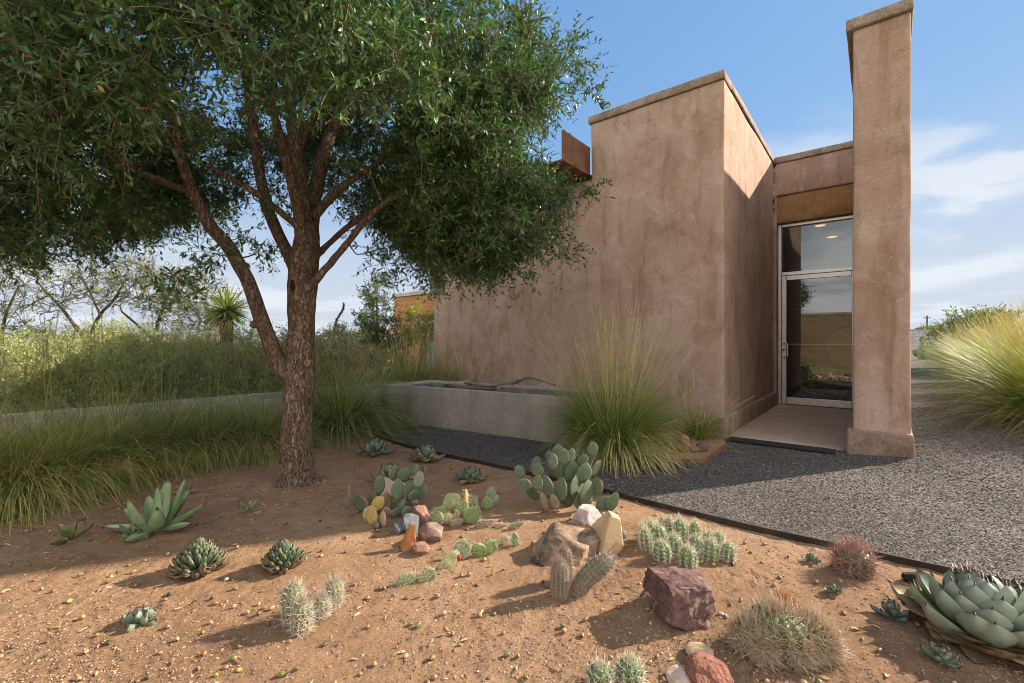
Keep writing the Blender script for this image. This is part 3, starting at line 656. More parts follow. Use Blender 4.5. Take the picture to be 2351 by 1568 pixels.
# ---------- plant materials ----------
M['grass'] = m_plant('grass_blades', .45, .3, .2, .4, 12)
M['oak_leaf'] = m_plant('oak_leaves', .42, .2, .2, .42, 40)
M['leaf'] = m_plant('small_leaves', .55, .3, .2, .3, 20)
M['flesh'] = m_flesh('agave_skin'); M['pad'] = m_flesh('cactus_skin', .3, .6, 38, (.20, .14, .07), .75)
M['stem'] = m_flesh('ribbed_cactus_skin', .3, .6, 30, (.16, .12, .06), .3)
M['spine'] = m_attr('dry_spines', .6, .1, 50, .0)
M['dry'] = m_attr('dry_leaf_litter', .85, .3, 60, .4)
def m_bark():
    nt = NT('furrowed_bark'); co = nt.coord(); mp = nt.n('ShaderNodeMapping'); mp.inputs['Scale'].default_value = (1, 1, .30); nt.l(co, mp.inputs[0])
    r1 = nt.noise(mp.outputs[0], 46, 6, .65, .9); r2 = nt.noise(mp.outputs[0], 105, 5, .7, .6)
    rid = nt.math('ABSOLUTE', nt.math('SUBTRACT', r1, .5)); e = nt.ramp(rid, [(.0, (0, 0, 0)), (.055, (.75,)*3), (.14, (1, 1, 1))])
    e2 = nt.ramp(nt.math('ABSOLUTE', nt.math('SUBTRACT', r2, .5)), [(.0, (0, 0, 0)), (.08, (1, 1, 1))]); g = nt.noise(co, 90, 5, .75); a = nt.noise(co, 6, 5, .6)
    c = nt.mix((.085, .048, .030), nt.mix((.31, .21, .15), (.52, .405, .315), a), e)
    c = nt.mix(c, nt.mix((.6, .55, .5), (1, 1, 1), e2), .7, 'MULTIPLY'); c = nt.mix(c, nt.ramp(g, [(.3, (.62,)*3), (.7, (1.3,)*3)]), 1.0, 'MULTIPLY')
    n = nt.bump(e, 1.0, .012); n = nt.bump(e2, .7, .005, n); n = nt.bump(g, .5, .003, n)
    return nt.done(nt.bsdf(c, .95, n, **{'Specular IOR Level': .15}))
M['bark'] = m_bark()
M['twig'] = m_mottle('grey_brown_twigs', [(.10, .065, .045), (.19, .135, .10), (.27, .21, .165)], 12, .9, ((50, .4, .004),), .25)
def col_jit(n, base, amt=.2, hue=.08):
    b = np.asarray(base, float)
    return np.clip(b*(1+R.uniform(-amt, amt, (n, 1)))*(1+R.uniform(-hue, hue, (n, 3))), 0, 1)
GG = (.125, .195, .045); GD = (.08, .14, .035); GS = (.60, .49, .25); GY = (.36, .34, .10)

# ---------- grass tussocks ----------
def tussock(name, label, cat, loc, rad, ht, n=2200, stalks=60, stalk_h=1.3, group=None, green=GG, straw=.25, lean=(0, 0), drop=2.1, tiltL=.35, wid=.0045, stalk_col=GS, tipcol=GY, spread=.95, stalk_spread=.35, heads=True, seed=None, old=.0):
    if seed is not None: R.seed(seed)
    t = thing(name, label, cat, loc, 0, group)
    r = rad*.30*np.sqrt(R.uniform(0, 1, n)); a = R.uniform(0, 2*math.pi, n)
    base = np.stack([r*np.cos(a), r*np.sin(a), np.zeros(n)-.01], 1)
    az = a+R.normal(0, .5, n); tilt = np.abs(R.normal(.0, .5, n))*spread+r/rad*.6
    L = ht*R.uniform(.65, 1.25, n)*(1+tilt*tiltL)
    lx = np.cos(az)*tilt+lean[0]; ly = np.sin(az)*tilt+lean[1]; az = np.arctan2(ly, lx); tilt = np.hypot(lx, ly)
    el0 = np.pi/2-np.clip(tilt, 0, 1.25); curl = -drop*R.uniform(.35, 1., n)*np.clip(.25+tilt, 0, 1.1)
    el_end = np.clip(el0+curl, -1.35, 2); curl = el_end-el0
    gc = col_jit(n, green, .5, .12); dk = R.uniform(0, 1, n) < .3; gc[dk] *= .35; lt = R.uniform(0, 1, n) > .88; gc[lt] = gc[lt]*1.25+.05; dry = R.uniform(0, 1, n) < straw
    gc[dry] = col_jit(dry.sum(), GS, .35, .08)
    tc_ = np.where(R.uniform(0, 1, (n, 1)) < .5, col_jit(n, tipcol, .25), gc*1.1)
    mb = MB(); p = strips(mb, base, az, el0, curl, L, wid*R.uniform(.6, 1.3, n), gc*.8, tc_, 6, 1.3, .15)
    z = mb.v[0][:, 2]; mb.v[0][:, 2] = np.where(z < .004, .004+np.abs(z)*.02, z)
    if old:
        k = int(n*old); a = R.uniform(0, 2*math.pi, k); r = rad*.28*np.sqrt(R.uniform(0, 1, k)); tl_ = R.uniform(.35, 1.1, k); c_ = col_jit(k, GS, .35)
        strips(mb, np.stack([r*np.cos(a), r*np.sin(a), np.zeros(k)+.01], 1), a+R.normal(0, .5, k), np.pi/2-tl_, np.maximum(-R.uniform(2.0, 3.4, k)*np.clip(.3+tl_, 0, 1), -1.35-(np.pi/2-tl_)), ht*R.uniform(.5, .9, k), wid*R.uniform(1.3, 2.2, k), c_*.85, c_*1.1, 6, 1.4, .2)
        mb.v[-1][:, 2] = np.maximum(mb.v[-1][:, 2], .006+np.abs(mb.v[-1][:, 2])*.02)
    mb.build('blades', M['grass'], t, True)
    if stalks:
        k = stalks; a = R.uniform(0, 2*math.pi, k); r = rad*.25*np.sqrt(R.uniform(0, 1, k)); base = np.stack([r*np.cos(a), r*np.sin(a), 0*r], 1)
        az = a+R.normal(0, .4, k); tilt = np.abs(R.normal(.05, stalk_spread, k)); lx = np.cos(az)*tilt+lean[0]*.6; ly = np.sin(az)*tilt+lean[1]*.6; az = np.arctan2(ly, lx); tilt = np.hypot(lx, ly)
        L = stalk_h*R.uniform(.75, 1.12, k); cu = -R.uniform(.05, .5, k)*np.clip(.3+tilt, 0, 1.2); c = col_jit(k, stalk_col, .25)
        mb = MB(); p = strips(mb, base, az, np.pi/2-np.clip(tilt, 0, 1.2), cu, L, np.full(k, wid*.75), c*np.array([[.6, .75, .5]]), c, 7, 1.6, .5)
        if heads:
            nb = 16; i0 = np.repeat(np.arange(k), nb); f = np.tile(np.linspace(.72, .995, nb), k)*7; lo = np.floor(f).astype(int).clip(0, 6); fr_ = (f-lo)[:, None]
            q = p[i0, lo]*(1-fr_)+p[i0, lo+1]*fr_; dd = unit(p[i0, lo+1]-p[i0, lo])
            d = unit(dd+R.normal(0, .22, (len(q), 3))); needles(mb, q, d, R.uniform(.02, .05, len(q)), .0017, c[i0]*1.05, c[i0]*1.15)
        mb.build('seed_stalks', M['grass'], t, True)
    return t
row = [(-360, 1232, .5, .62, 'grass tussock just outside the left picture edge'), (-190, 1192, .5, .64, 'grass tussock on the left picture edge, nearest the photographer'), (-30, 1172, .50, 0.67, 'leftmost green grass tussock at the picture edge, drooping onto the bed'), (90, 1140, .52, 0.66, 'second grass tussock from the left, in front of the pale channel wall'),
       (215, 1104, .55, 0.71, 'broad grass tussock with straw brown heart, behind the green agave'), (335, 1080, .5, 0.66, 'grass tussock between the agave and the trunk, straw drooping to the bed'),
       (450, 1062, .5, 0.66, 'grass tussock standing second left of the oak trunk'), (565, 1046, .52, 0.67, 'grass tussock directly left of the oak trunk'),
       (765, 1000, .58, 0.98, 'green grass tussock directly right of the oak trunk'), (835, 962, .5, 0.86, 'green grass tussock touching the left end of the water basin')]
for k, (u, v, rd, h, lb) in enumerate(row):
    p = G(u, v); tussock('grass_tussock', lb, 'grass tussock', (p[0], p[1]+.18, .0), rd, h, 2600, 30 if k < 8 else 18, 1.35 if k < 8 else 1.0, 'grass tussocks along the channel', green=(.19, .29, .055) if k < 8 else (.15, .25, .045), old=.18 if k < 8 else .05, wid=.0066, straw=.36 if k < 8 else .2, drop=3.3, seed=100+k, spread=1.45, stalk_col=(.30, .26, .09), stalk_spread=.45)
p = G(640, 985); tussock('grass_tussock', 'short dense grass tussock filling the gap behind the oak trunk', 'grass tussock', (p[0], p[1]+.3, 0), .5, .55, 1700, 16, 1.1, 'grass tussocks along the channel', seed=120, stalk_col=(.30, .26, .09))
for k, (u, v, lb) in enumerate([(120, 1050, 'grass tussock close against the pale channel wall, second row left'), (380, 1010, 'grass tussock close against the pale channel wall, second row middle'), (540, 985, 'grass tussock close against the pale channel wall, second row right')]):
    p = G(u, v); tussock('grass_tussock', lb, 'grass tussock', (p[0], p[1]-.12, 0), .42, .50, 1000, 24, 1.3, 'grass tussocks along the channel', green=(.17, .25, .055), seed=130+k, stalk_col=(.30, .26, .09), stalk_spread=.5)
tussock('deer_grass', 'tall fountain of green grass with golden seed stalks before the stucco wall', 'ornamental grass', (1.04, 4.58, 0), .72, .96, 4600, 290, 1.42, None, green=(.145, .25, .035), straw=.18, drop=3.2, tiltL=-.38, wid=.0060, stalk_col=(.55, .42, .23), tipcol=(.25, .29, .08), spread=.74, stalk_spread=.31, old=.16, seed=200)
p = G(1604, 1012); tussock('small_grass_tussock', 'small sparse grass tussock at the foot of the stucco corner', 'grass tussock', (p[0]+.04, p[1]+.1, 0), .38, .40, 900, 22, .8, None, straw=.3, seed=201, stalk_spread=.6)
tussock('grass_clump', 'straw tipped grass clump behind the basin beside the left wall corner', 'ornamental grass', (-1.85, 8.05, 0), .9, .95, 2600, 150, 1.45, None, green=(.11, .19, .05), wid=.007, straw=.15, stalk_col=(.45, .37, .18), seed=202, spread=.8)
tussock('dark_grass_clump', 'dark fine grass clump touching the left end of the stucco wall', 'ornamental grass', (-1.30, 7.9, 0), .6, .75, 1500, 30, 1.1, None, green=(.075, .11, .035), wid=.006, straw=.2, seed=203)
tussock('dry_grass_sprig', 'few thin dry grass stems between basin and stucco wall', 'grass tussock', (-.72, 7.2, 0), .3, .4, 120, 26, 1.0, None, wid=.005, straw=.7, seed=204)
# the golden hedge of grass along the path on the right
rg = [(*(G(2345, 995)[:2]+(.95, .25)), 'nearest golden green grass clump at the right picture edge'), (*(G(2300, 948)[:2]+(1.05, .3)), 'second golden grass clump from the right picture edge'), (*(G(2255, 912)[:2]+(1.1, .35)), 'third golden grass clump along the path from the right edge'), (*(G(2215, 886)[:2]+(1.15, .4)), 'middle golden grass clump leaning over the gravel path'), (*(G(2180, 866)[:2]+(1.2, .5)), 'golden grass clump second from the far end of the row'), (*(G(2152, 850)[:2]+(1.3, .6)), 'farthest golden grass clump by the path'), (9.9, 7.6, 'tall golden grass clump in the back row, far from the path')]
for k, (x, y, lb) in enumerate(rg):
    s = [1.0, 1.06, 1.0, .98, .95, .92, 1.08][k]
    tussock('golden_grass', lb, 'ornamental grass', (x, y, float(hgt(x, y))-.02), 1.2*s, 1.05*s, 3600, 300, 1.50*s, 'golden grasses along the right of the path', green=(.155, .24, .04), straw=.16, lean=(-.25, -.07), drop=1.6, wid=.0085, stalk_col=(.40, .34, .12), tipcol=(.29, .33, .075), spread=.72, stalk_spread=.30, seed=210+k)

# ---------- agaves ----------
def spat(t): return np.interp(t, [0, .15, .45, .62, .78, .9, 1], [.48, .55, .93, 1.0, .82, .46, .01])
def lance(t): return np.interp(t, [0, .12, .35, .7, .9, 1], [.62, .72, 1, .62, .22, .01])
def vict(t): return np.interp(t, [0, .3, .6, .85, .95, 1], [.8, 1, .95, .75, .45, .08])
def rosette(name, label, loc, n, L, Wd, el=(.1, 1.45), prof=spat, c=(.2, .28, .2), edge=None, tip=(.05, .02, .015), curl=(.0, .3), chan=.22, th=.02, r0=.03, z0=.05, dead=0, deadc=(.30, .20, .10), tipL=.03, seed=1, cat='agave', group=None, split=False, jag=0., jit=.18, back=None, rz=0, squash=1, low=None):
    R.seed(seed); t = thing(name, label, cat, loc, rz, group); mb = MB(); sp = MB(); L0 = L
    for k in range(n):
        f = k/(n-1) if n > 1 else 0   # 0 = outermost
        az = k*2.39996+R.normal(0, .12); e = el[0]+(el[1]-el[0])*f**.85+R.normal(0, .06)
        LL = L*(1-.35*f)*R.uniform(1-jit, 1+jit*.5); rr = r0*(1-f*.9)
        base = np.array([rr*math.cos(az), rr*math.sin(az), z0*f*squash+.005]); cc = np.asarray(c)*R.uniform(.85, 1.15)*(1+R.uniform(-.05, .05, 3))
        if low is not None and f < .2: cc = np.asarray(low)*R.uniform(.8, 1.2)
        m_ = MB() if split else mb
        q, d, top, nr = leaf(m_, base, az, e, R.uniform(*curl), LL, Wd*R.uniform(.88, 1.1)*(1-.25*f), prof, chan, th, 12, 7 if split else 5, cc, edge, tip, 1.5, back, jag, 30)
        if tipL: needles(m_, (q-d*tipL*.15)[None], d[None], tipL*R.uniform(.7, 1.2), Wd*.035+.0006, (.06, .03, .025), (.02, .012, .01))
        if split: m_.build('leaf', M['flesh'], t)
    if not split: mb.build('rosette', M['flesh'], t)
    if sp.n: sp.build('leaf_thorns', M['spine'], t, False)
    if dead:
        db = MB()
        for k in range(dead):
            az = R.uniform(0, 6.283); LL = L0*R.uniform(.6, .95)
            leaf(db, (r0*.8*math.cos(az), r0*.8*math.sin(az), R.uniform(.006, .03)*squash+.008), az, R.uniform(-.05, .28), R.uniform(-.35, .35), LL, Wd*R.uniform(.7, 1.1), prof, R.uniform(.05, .3), .004, 8, 5, np.asarray(deadc)*R.uniform(.6, 1.3), None, None, 1.2, None, 0, 40)
        for i_, a_ in enumerate(db.v): a_[:, 2] = np.maximum(a_[:, 2], .003+.0011*(i_//2)+.0005*(1-i_ % 2)+.0004*np.sin(np.arange(len(a_))*1.7))
        db.build('dead_leaves', M['dry'], t)
    return t
def gz(u, v, dz=0):
    p = G(u, v); return (p[0], p[1], soilz(p[0], p[1])+dz)
# big green agave on the left, leaf by leaf
t = thing('green_agave', 'largest green agave on the left with long sword leaves', 'agave', gz(360, 1232), 0)
R.seed(31); sp = MB()
L1 = [(2.75, .20, -.1, .40, .085), (3.25, .12, -.15, .40, .08), (3.9, .05, -.2, .30, .08), (-1.75, .10, -.35, .23, .095), (-.15, .25, -.2, .30, .075), (.35, .45, .1, .36, .07), (2.45, .62, .05, .36, .09), (1.9, 1.0, .15, .40, .10), (-2.0, .95, .35, .36, .10), (.55, .75, .12, .42, .085), (.9, 1.12, .1, .43, .085), (-.9, .8, .25, .30, .085), (1.4, 1.3, .1, .38, .06), (-2.6, 1.2, .2, .30, .07), (2.2, 1.35, .1, .34, .05), (3.0, .45, 0., .34, .085), (1.3, .7, .1, .36, .08)]
L1 = [(az, e, cu, L*.70, wd*.82) for i, (az, e, cu, L, wd) in enumerate(L1) if i not in (2, 9, 13)]
for (az, e, cu, L, wd) in L1:
    m_ = MB(); c = np.array((.235, .33, .155))*R.uniform(.85, 1.15)
    q, d, *_ = leaf(m_, (.03*math.cos(az), .03*math.sin(az), .035), az, e, cu, L, wd*1.25, lance, .30, .012, 14, 7, c, (.10, .13, .075), (.08, .05, .04), 1.3, None, .05, 20)
    needles(m_, (q-d*.005)[None], d[None], .022, .0022, (.05, .03, .03)); m_.build('leaf', M['flesh'], t)
rosette('agave_pup', 'tiny grey green agave pup beside the largest green agave', gz(303, 1248), 7, .085, .03, (.2, 1.2), lance, (.14, .19, .10), curl=(-.1, .2), seed=32)
rosette('weed_sprout', 'small olive weed sprout with ragged leaves on shaded soil, far left', gz(163, 1252), 8, .10, .024, (.1, 1.2), lance, (.12, .15, .035), tipL=0, curl=(-.5, .2), seed=33, cat='weed')
rosette('agave_seedling', 'tiny pale agave seedling alone on the soil below the oak trunk', gz(570, 1184), 6, .085, .022, (.2, 1.1), lance, (.22, .25, .13), seed=34, curl=(-.1, .2))
for u, v, s, lb, sd in ((455, 1316, 1.0, 'larger round agave with white edged leaves, left of its twin', 35), (650, 1306, .84, 'smaller round agave with white edged leaves, right of its twin', 36)):
    rosette('white_edged_agave', lb, gz(u, v+6), 110, .082*s, .029*s, (.30, 1.52), vict, (.05, .105, .032), (.42, .42, .35), (.10, .07, .05), (.25, .75), .30, .008, .060*s, .115*s, 34, (.24, .15, .075), .010, sd, group='two round white edged agaves', jit=.1, rz=.3*sd, low=(.16, .125, .06))
rosette('small_agave', 'small spiny grey agave alone near the lower left', gz(322, 1440), 13, .068, .030, (.25, 1.3), spat, (.20, .27, .19), curl=(.0, .3), dead=7, seed=37, r0=.01, z0=.02, tipL=.012)
for u, v, s, lb, sd, nd in ((860, 1048, 1.15, 'grey agave nearest the grass tussock with curled dry outer leaves', 38, 14), (978, 1062, 1.1, 'grey agave beside the steel edging with a skirt of dry leaves', 39, 22), (1081, 1110, .82, 'small pale agave behind the green prickly pear', 40, 12), (900, 1118, 1.15, 'striped grey agave hidden behind the purple edged prickly pear', 41, 8)):
    rosette('grey_agave', lb, gz(u, v), 24, .145*s, .066*s, (.3, 1.45), spat, (.155, .215, .165) if sd != 41 else (.22, .26, .17), (.27, .25, .15) if sd in (39, 41) else None, (.10, .07, .05), (.0, .38), .26, .010, .035*s, .05*s, nd, (.38, .25, .125), .016, sd, group='grey agaves in the bed')
# the large blue grey agave
t = rosette('blue_agave', 'huge blue grey agave with dark thorns and dry skirt, far right', gz(2262, 1474), 52, .235, .138, (.30, 1.48), spat, (.27, .345, .285), (.20, .20, .14), (.10, .065, .045), (.05, .42), .20, .018, .06, .08, 44, (.27, .18, .095), .026, 50, split=True, jag=.022, back=(.22, .26, .19), jit=.1, low=(.30, .24, .09))
for u, v, s, lb, sd in ((2048, 1428, .070, 'dark thorned agave pup left of the huge blue grey agave', 51), (2165, 1538, .062, 'pale agave pup in front of the huge blue grey agave', 52), (1912, 1370, .042, 'tiny agave pup between the spiny cactus clumps, on open sand', 53), (1806, 1546, .045, 'tiny agave pup below the large straw spined cactus', 54), (1862, 1294, .045, 'tiny agave pup left of the red spined cactus', 55)):
    rosette('agave_offset', lb, gz(u, v), 14, s, s*.5, (.25, 1.35), spat, (.15, .20, .16) if sd == 51 else (.2, .25, .16), curl=(.0, .35), chan=.26, th=.006, r0=s*.15, z0=s*.35, tipL=s*.12, seed=sd)

# ---------- ribbed cacti ----------
def cstem(parent, base, h, r, tilt=(0, 0), ribs=11, nsp=9, spL=.022, spc=(.55, .47, .36), tipc=None, c=(.10, .155, .06), seed=1, bend=0., bendaz=0., central=1, spr=.0006, arows=None, brown=.25, curv=0., rib_d=.14):
    r_ = np.random.RandomState(seed); segs, sd = 22, ribs*4
    t = np.linspace(0, 1, segs+1); zt = t**.9
    rad = r*np.where(t < .62, .86+.14*np.sin(t/.62*math.pi/2), np.sqrt(np.maximum(1-((t-.62)/.38)**2.2, 0.0)))
    th = np.arange(sd)*2*math.pi/sd+r_.uniform(0, 1); rib = 1-rib_d*(1-np.abs(np.cos(ribs*(th-th[0])/2))**.8)
    ax = np.stack([bend*math.cos(bendaz)*zt**1.6*h+tilt[0]*zt*h, bend*math.sin(bendaz)*zt**1.6*h+tilt[1]*zt*h, zt*h*(1-.35*min(abs(bend), 1)*zt)], 1)
    dz = unit(np.gradient(ax, axis=0)); e1 = unit(np.cross(np.array([[0, 1., 0]]), dz)); e2 = np.cross(dz, e1)
    n3 = e1[:, None]*np.cos(th)[None, :, None]+e2[:, None]*np.sin(th)[None, :, None]
    v = ax[:, None]+n3*(rad[:, None]*rib[None])[..., None]
    cc = np.asarray(c)[None, None]*(1+.10*(rib-rib.mean())/.1)[None, :, None]*np.ones((segs+1, 1, 1)); bw = np.clip((brown-t)/.2, 0, 1)[:, None, None]; cc = cc*(1-bw)+np.array([.19, .14, .085])*bw
    mb = MB(); i = np.arange(segs)[:, None]*sd+np.arange(sd)[None]; k = np.arange(segs)[:, None]*sd+((np.arange(sd)+1) % sd)[None]
    mb.add((v+np.asarray(base)).reshape(-1, 3), np.stack([i, k, k+sd, i+sd], -1).reshape(-1, 4), cc.reshape(-1, 3))
    s = mb.build('stem', M['stem'], parent)
    rows = arows or max(6, int(h/.011)); al = np.concatenate([[0], np.cumsum(np.hypot(np.diff(rad), np.diff(zt*h)))]); ti = np.interp(np.linspace(.04, .975, rows+2)*al[-1], al, t); A = []; N = []; D = []
    for q in range(ribs):
        a = th[0]+q*2*math.pi/ribs
        for t_ in ti+r_.uniform(-.008, .008, len(ti)):
            f = np.clip(t_, 0, 1)*segs; lo = min(int(f), segs-1); fr_ = f-lo
            cpos = ax[lo]*(1-fr_)+ax[lo+1]*fr_; rr = rad[lo]*(1-fr_)+rad[lo+1]*fr_; nrm = e1[lo]*math.cos(a)+e2[lo]*math.sin(a)
            up = np.clip((t_-.62)/.38, 0, 1)**1.3; nn_ = nrm*(1-up*.8)+dz[lo]*up
            A.append(cpos+nrm*rr); N.append(nn_/np.linalg.norm(nn_)); D.append(dz[lo])
    A = np.array(A); N = np.array(N); D = np.array(D); T = np.cross(D, N); m_ = MB()
    tc_ = spc if tipc is None else tipc
    for j in range(nsp):
        a = j*2*math.pi/nsp+r_.uniform(-.3, .3, len(A)); d = N*.32+(T*np.cos(a)[:, None]+D*np.sin(a)[:, None])*.9+r_.normal(0, .12, A.shape)
        cj = np.asarray(spc)*r_.uniform(.75, 1.2, (len(A), 1)); needles(m_, A+base, d, spL*r_.uniform(.7, 1.15, len(A)), spr, cj, cj*np.asarray(tc_)/np.asarray(spc))
    for j in range(central):
        d = N+r_.normal(0, .3, A.shape); cj = np.asarray(spc)*r_.uniform(.75, 1.2, (len(A), 1)); needles(m_, A+base, d, spL*1.35*r_.uniform(.8, 1.2, len(A)), spr*1.2, cj, cj*np.asarray(tc_)/np.asarray(spc))
    m_.build('spines', M['spine'], s, False); return s
def px_h(u, v, vt):   # height of a thing standing at (u, v) that reaches up to row vt
    p = G(u, v); return (v-vt)/F*p[1]
def hedgehog(name, label, stems, seed, cat='cactus', group=None, **kw):
    u0, v0 = stems[0][0], stems[0][1]; o = np.array(gz(u0, v0)); t = thing(name, label, cat, o, 0, group)
    for k, s in enumerate(stems):
        u, v, vt, wpx = s[:4]; p = np.array(gz(u, v)); ex = dict(kw); ex.update(s[4] if len(s) > 4 else {})
        h = px_h(u, v, vt)*.97; cstem(t, p-o-np.array([0, 0, .012]), h+.012, wpx/F*p[1]/2*.86, seed=seed+k, **ex)
    return t
PALE = (.52, .45, .36); pk = dict(spc=(.50, .43, .34), spL=.029, nsp=6, c=(.135, .15, .07), spr=.0012, central=1, arows=8)
hedgehog('hedgehog_cactus', 'pair of joined pale spined cactus stems, tallest of the lower left trio', [(676, 1436, 1348, 56, dict(tilt=(-.05, 0))), (690, 1458, 1388, 50, dict(tilt=(.05, 0)))], 300, **pk)
hedgehog('hedgehog_cactus', 'short single pale spined cactus between the joined pair and its upright neighbour', [(738, 1422, 1374, 40)], 310, **pk)
hedgehog('hedgehog_cactus', 'upright single pale spined cactus, rightmost of the lower left trio', [(766, 1398, 1340, 42)], 320, **pk)
pink = dict(spc=(.37, .28, .21), tipc=(.45, .29, .24), spL=.021, nsp=7, c=(.11, .12, .065), ribs=12, spr=.0012, arows=11, brown=.35)
hedgehog('rainbow_cactus', 'three brownish pink spined cactus stems, one bent, before the rust banded rock', [(1285, 1378, 1292, 44), (1300, 1345, 1265, 36, dict(tilt=(-.05, 0))), (1325, 1370, 1272, 50, dict(bend=.75, bendaz=.25, tilt=(.15, 0)))], 330, **pink)
st = [(120, 420, 285, 55), (165, 380, 262, 52), (220, 335, 240, 38), (265, 350, 250, 58), (330, 400, 268, 76), (410, 385, 276, 62), (205, 430, 295, 78), (130, 460, 328, 66), (295, 470, 355, 72), (415, 480, 348, 78), (490, 430, 330, 68), (545, 430, 335, 55), (500, 500, 378, 86), (600, 508, 402, 74), (222, 512, 396, 96), (370, 545, 432, 92), (455, 490, 398, 55), (320, 335, 248, 40)]
hedgehog('claret_cup_cactus', 'mound of many bright green ribbed cactus stems with white spines', [(1435+x*.3897, 1097+b*.3897, 1100+tp*.3897, w_*.3897*1.2, dict(tilt=((x-360)/360*.18, 0))) for x, b, tp, w_ in st], 340, spc=(.66, .60, .46), spL=.027, nsp=6, ribs=8, c=(.12, .19, .07), brown=.25, spr=.0014, rib_d=.22, arows=5, central=1)
hedgehog('green_hedgehog_cactus', 'small dark green cactus at the bottom edge, left of its neighbour', [(1378, 1588, 1538, 68)], 370, spc=(.60, .54, .40), spL=.026, nsp=8, ribs=10, c=(.08, .14, .055), spr=.0014, arows=5, brown=.05, group='two small cacti at the bottom edge')
hedgehog('green_hedgehog_cactus', 'small dark green cactus at the bottom edge, nearer the tan rocks', [(1446, 1578, 1528, 66)], 375, spc=(.60, .54, .40), spL=.026, nsp=8, ribs=10, c=(.08, .14, .055), spr=.0014, arows=5, brown=.05, group='two small cacti at the bottom edge')
big = dict(ribs=13, nsp=8, spL=.046, spc=(.36, .26, .16), tipc=(.58, .46, .32), c=(.09, .115, .045), spr=.0017, central=1, arows=9, brown=.02, rib_d=.2)
hedgehog('straw_spined_cactus', 'large domed cactus clump under long straw coloured spines', [(1785, 1506, 1412, 150), (1856, 1512, 1436, 100, dict(tilt=(.1, 0))), (1724, 1508, 1446, 88), (1895, 1524, 1472, 62), (1752, 1528, 1480, 60), (1826, 1532, 1482, 66), (1798, 1470, 1392, 76, dict(spc=(.38, .19, .09), tipc=(.52, .30, .14), spL=.042))], 380, **big)
hedgehog('red_spined_cactus', 'low cactus bristling with crimson spines beside the steel edging', [(1960, 1318, 1262, 84)], 395, ribs=13, nsp=7, spL=.055, spc=(.33, .23, .16), tipc=(.47, .20, .17), c=(.09, .10, .05), spr=.0017, central=2, arows=7, brown=.02)

# ---------- prickly pears ----------
def pad(parent, c, L, wd, ang, yaw, th=.0105, col=(.12, .19, .11), edge=None, spl=.012, spc=(.30, .16, .12), spn=1, seed=1, pitch=0., dens=6, cellspr=.0007, ripple=0., name='pad'):
    r_ = np.random.RandomState(seed)
    up = np.array([math.sin(ang), math.sin(pitch), math.cos(ang)]); up /= np.linalg.norm(up)
    nrm = np.array([math.sin(yaw), -math.cos(yaw), 0]); nrm = nrm-up*np.dot(nrm, up); nrm /= np.linalg.norm(nrm); sd = np.cross(nrm, up)
    n, m = 13, 18; t = np.linspace(0, 1, n); y = (1-np.cos(t*math.pi))/2; k = np.sin(np.pi*y**.82)**.62*np.interp(y, [0, .15, 1], [.62, .80, 1.04]); k[0] = .10; k[-1] = .06
    thp = th*np.interp(y, [0, .2, .8, 1], [1.2, 1.1, .8, .3])*np.minimum(1, k*1.6)
    a = np.arange(m)*2*math.pi/m; wob = 1+.05*np.sin(a*2+seed)[None]*np.ones((n, 1))
    bw = .12*L*(y-.5)**2*r_.uniform(-1, 1)
    x_ = wd/2*k[:, None]*np.cos(a)[None]*wob; z_ = thp[:, None]*(np.sign(np.sin(a))*np.abs(np.sin(a))**.7)[None]+bw[:, None]
    v = np.asarray(c)+sd*x_[..., None]+nrm*z_[..., None]+up*((y-.5)*L)[:, None, None]
    if ripple: v = v+nrm*(ripple*np.sin(y*38)[:, None]*np.sin(a)[None]*1.0)[..., None]
    cc = np.asarray(col, float)[None, None]*np.ones((n, m, 1)); 
    cc = cc*(1+.18*fbm(v.reshape(-1, 3)*28, seed, 2)).reshape(n, m, 1)
    if edge is not None:
        wgt = (np.abs(np.cos(a))[None]**14*np.ones((n, 1))+(t > .9)[:, None]*.7).clip(0, 1)[..., None]*(y > .3)[:, None, None]; cc = cc*(1-wgt)+np.asarray(edge)*wgt
    mb = MB(); i = np.arange(n-1)[:, None]*m+np.arange(m)[None]; kx = np.arange(n-1)[:, None]*m+((np.arange(m)+1) % m)[None]
    mb.add(v.reshape(-1, 3), np.stack([i, kx, kx+m, i+m], -1).reshape(-1, 4), cc.reshape(-1, 3)); mb.add(v[-1], np.arange(m), cc[-1]); mb.add(v[0], np.arange(m)[::-1], cc[0])
    o = mb.build(name, M['pad'], parent)
    A = []; N = []
    for iy in range(dens):
        yy = .18+.8*(iy+.5*1)/dens; kk = float(np.interp(yy, y, k)); tt = float(np.interp(yy, y, thp)); b_ = float(np.interp(yy, y, bw)); q = max(2, int(dens*kk*wd/L+.8))
        for ix in range(q):
            xx = -1+2*(ix+.5*(1+(iy % 2)*.6-.3))/q
            if abs(xx) > 1: continue
            for s_ in (1, -1):
                zz_ = s_*tt*math.sqrt(max(0, 1-xx*xx)); A.append(np.asarray(c)+sd*(wd/2*kk*xx)+nrm*(zz_+b_)+up*((yy-.5)*L)); N.append(nrm*s_+sd*xx*.6+up*(yy-.5)*.5)
    A = np.array(A); N = unit(np.array(N)); sb = MB()
    needles(sb, A-N*.001, N, .005, .0034, np.asarray(spc)*.5, np.asarray(spc)*.5)
    for j in range(spn):
        cj = np.asarray(spc)*r_.uniform(.8, 1.25, (len(A), 1)); needles(sb, A, N+r_.normal(0, .45, A.shape)-up*.25, spl*r_.uniform(.5, 1.3, len(A)), cellspr, cj, cj*1.1)
    sb.build('spines', M['spine'], o, False); return o
def ZP(x, y): return 746.3+x*.3778, 976+y*.3778    # reading scale of the cactus close-up
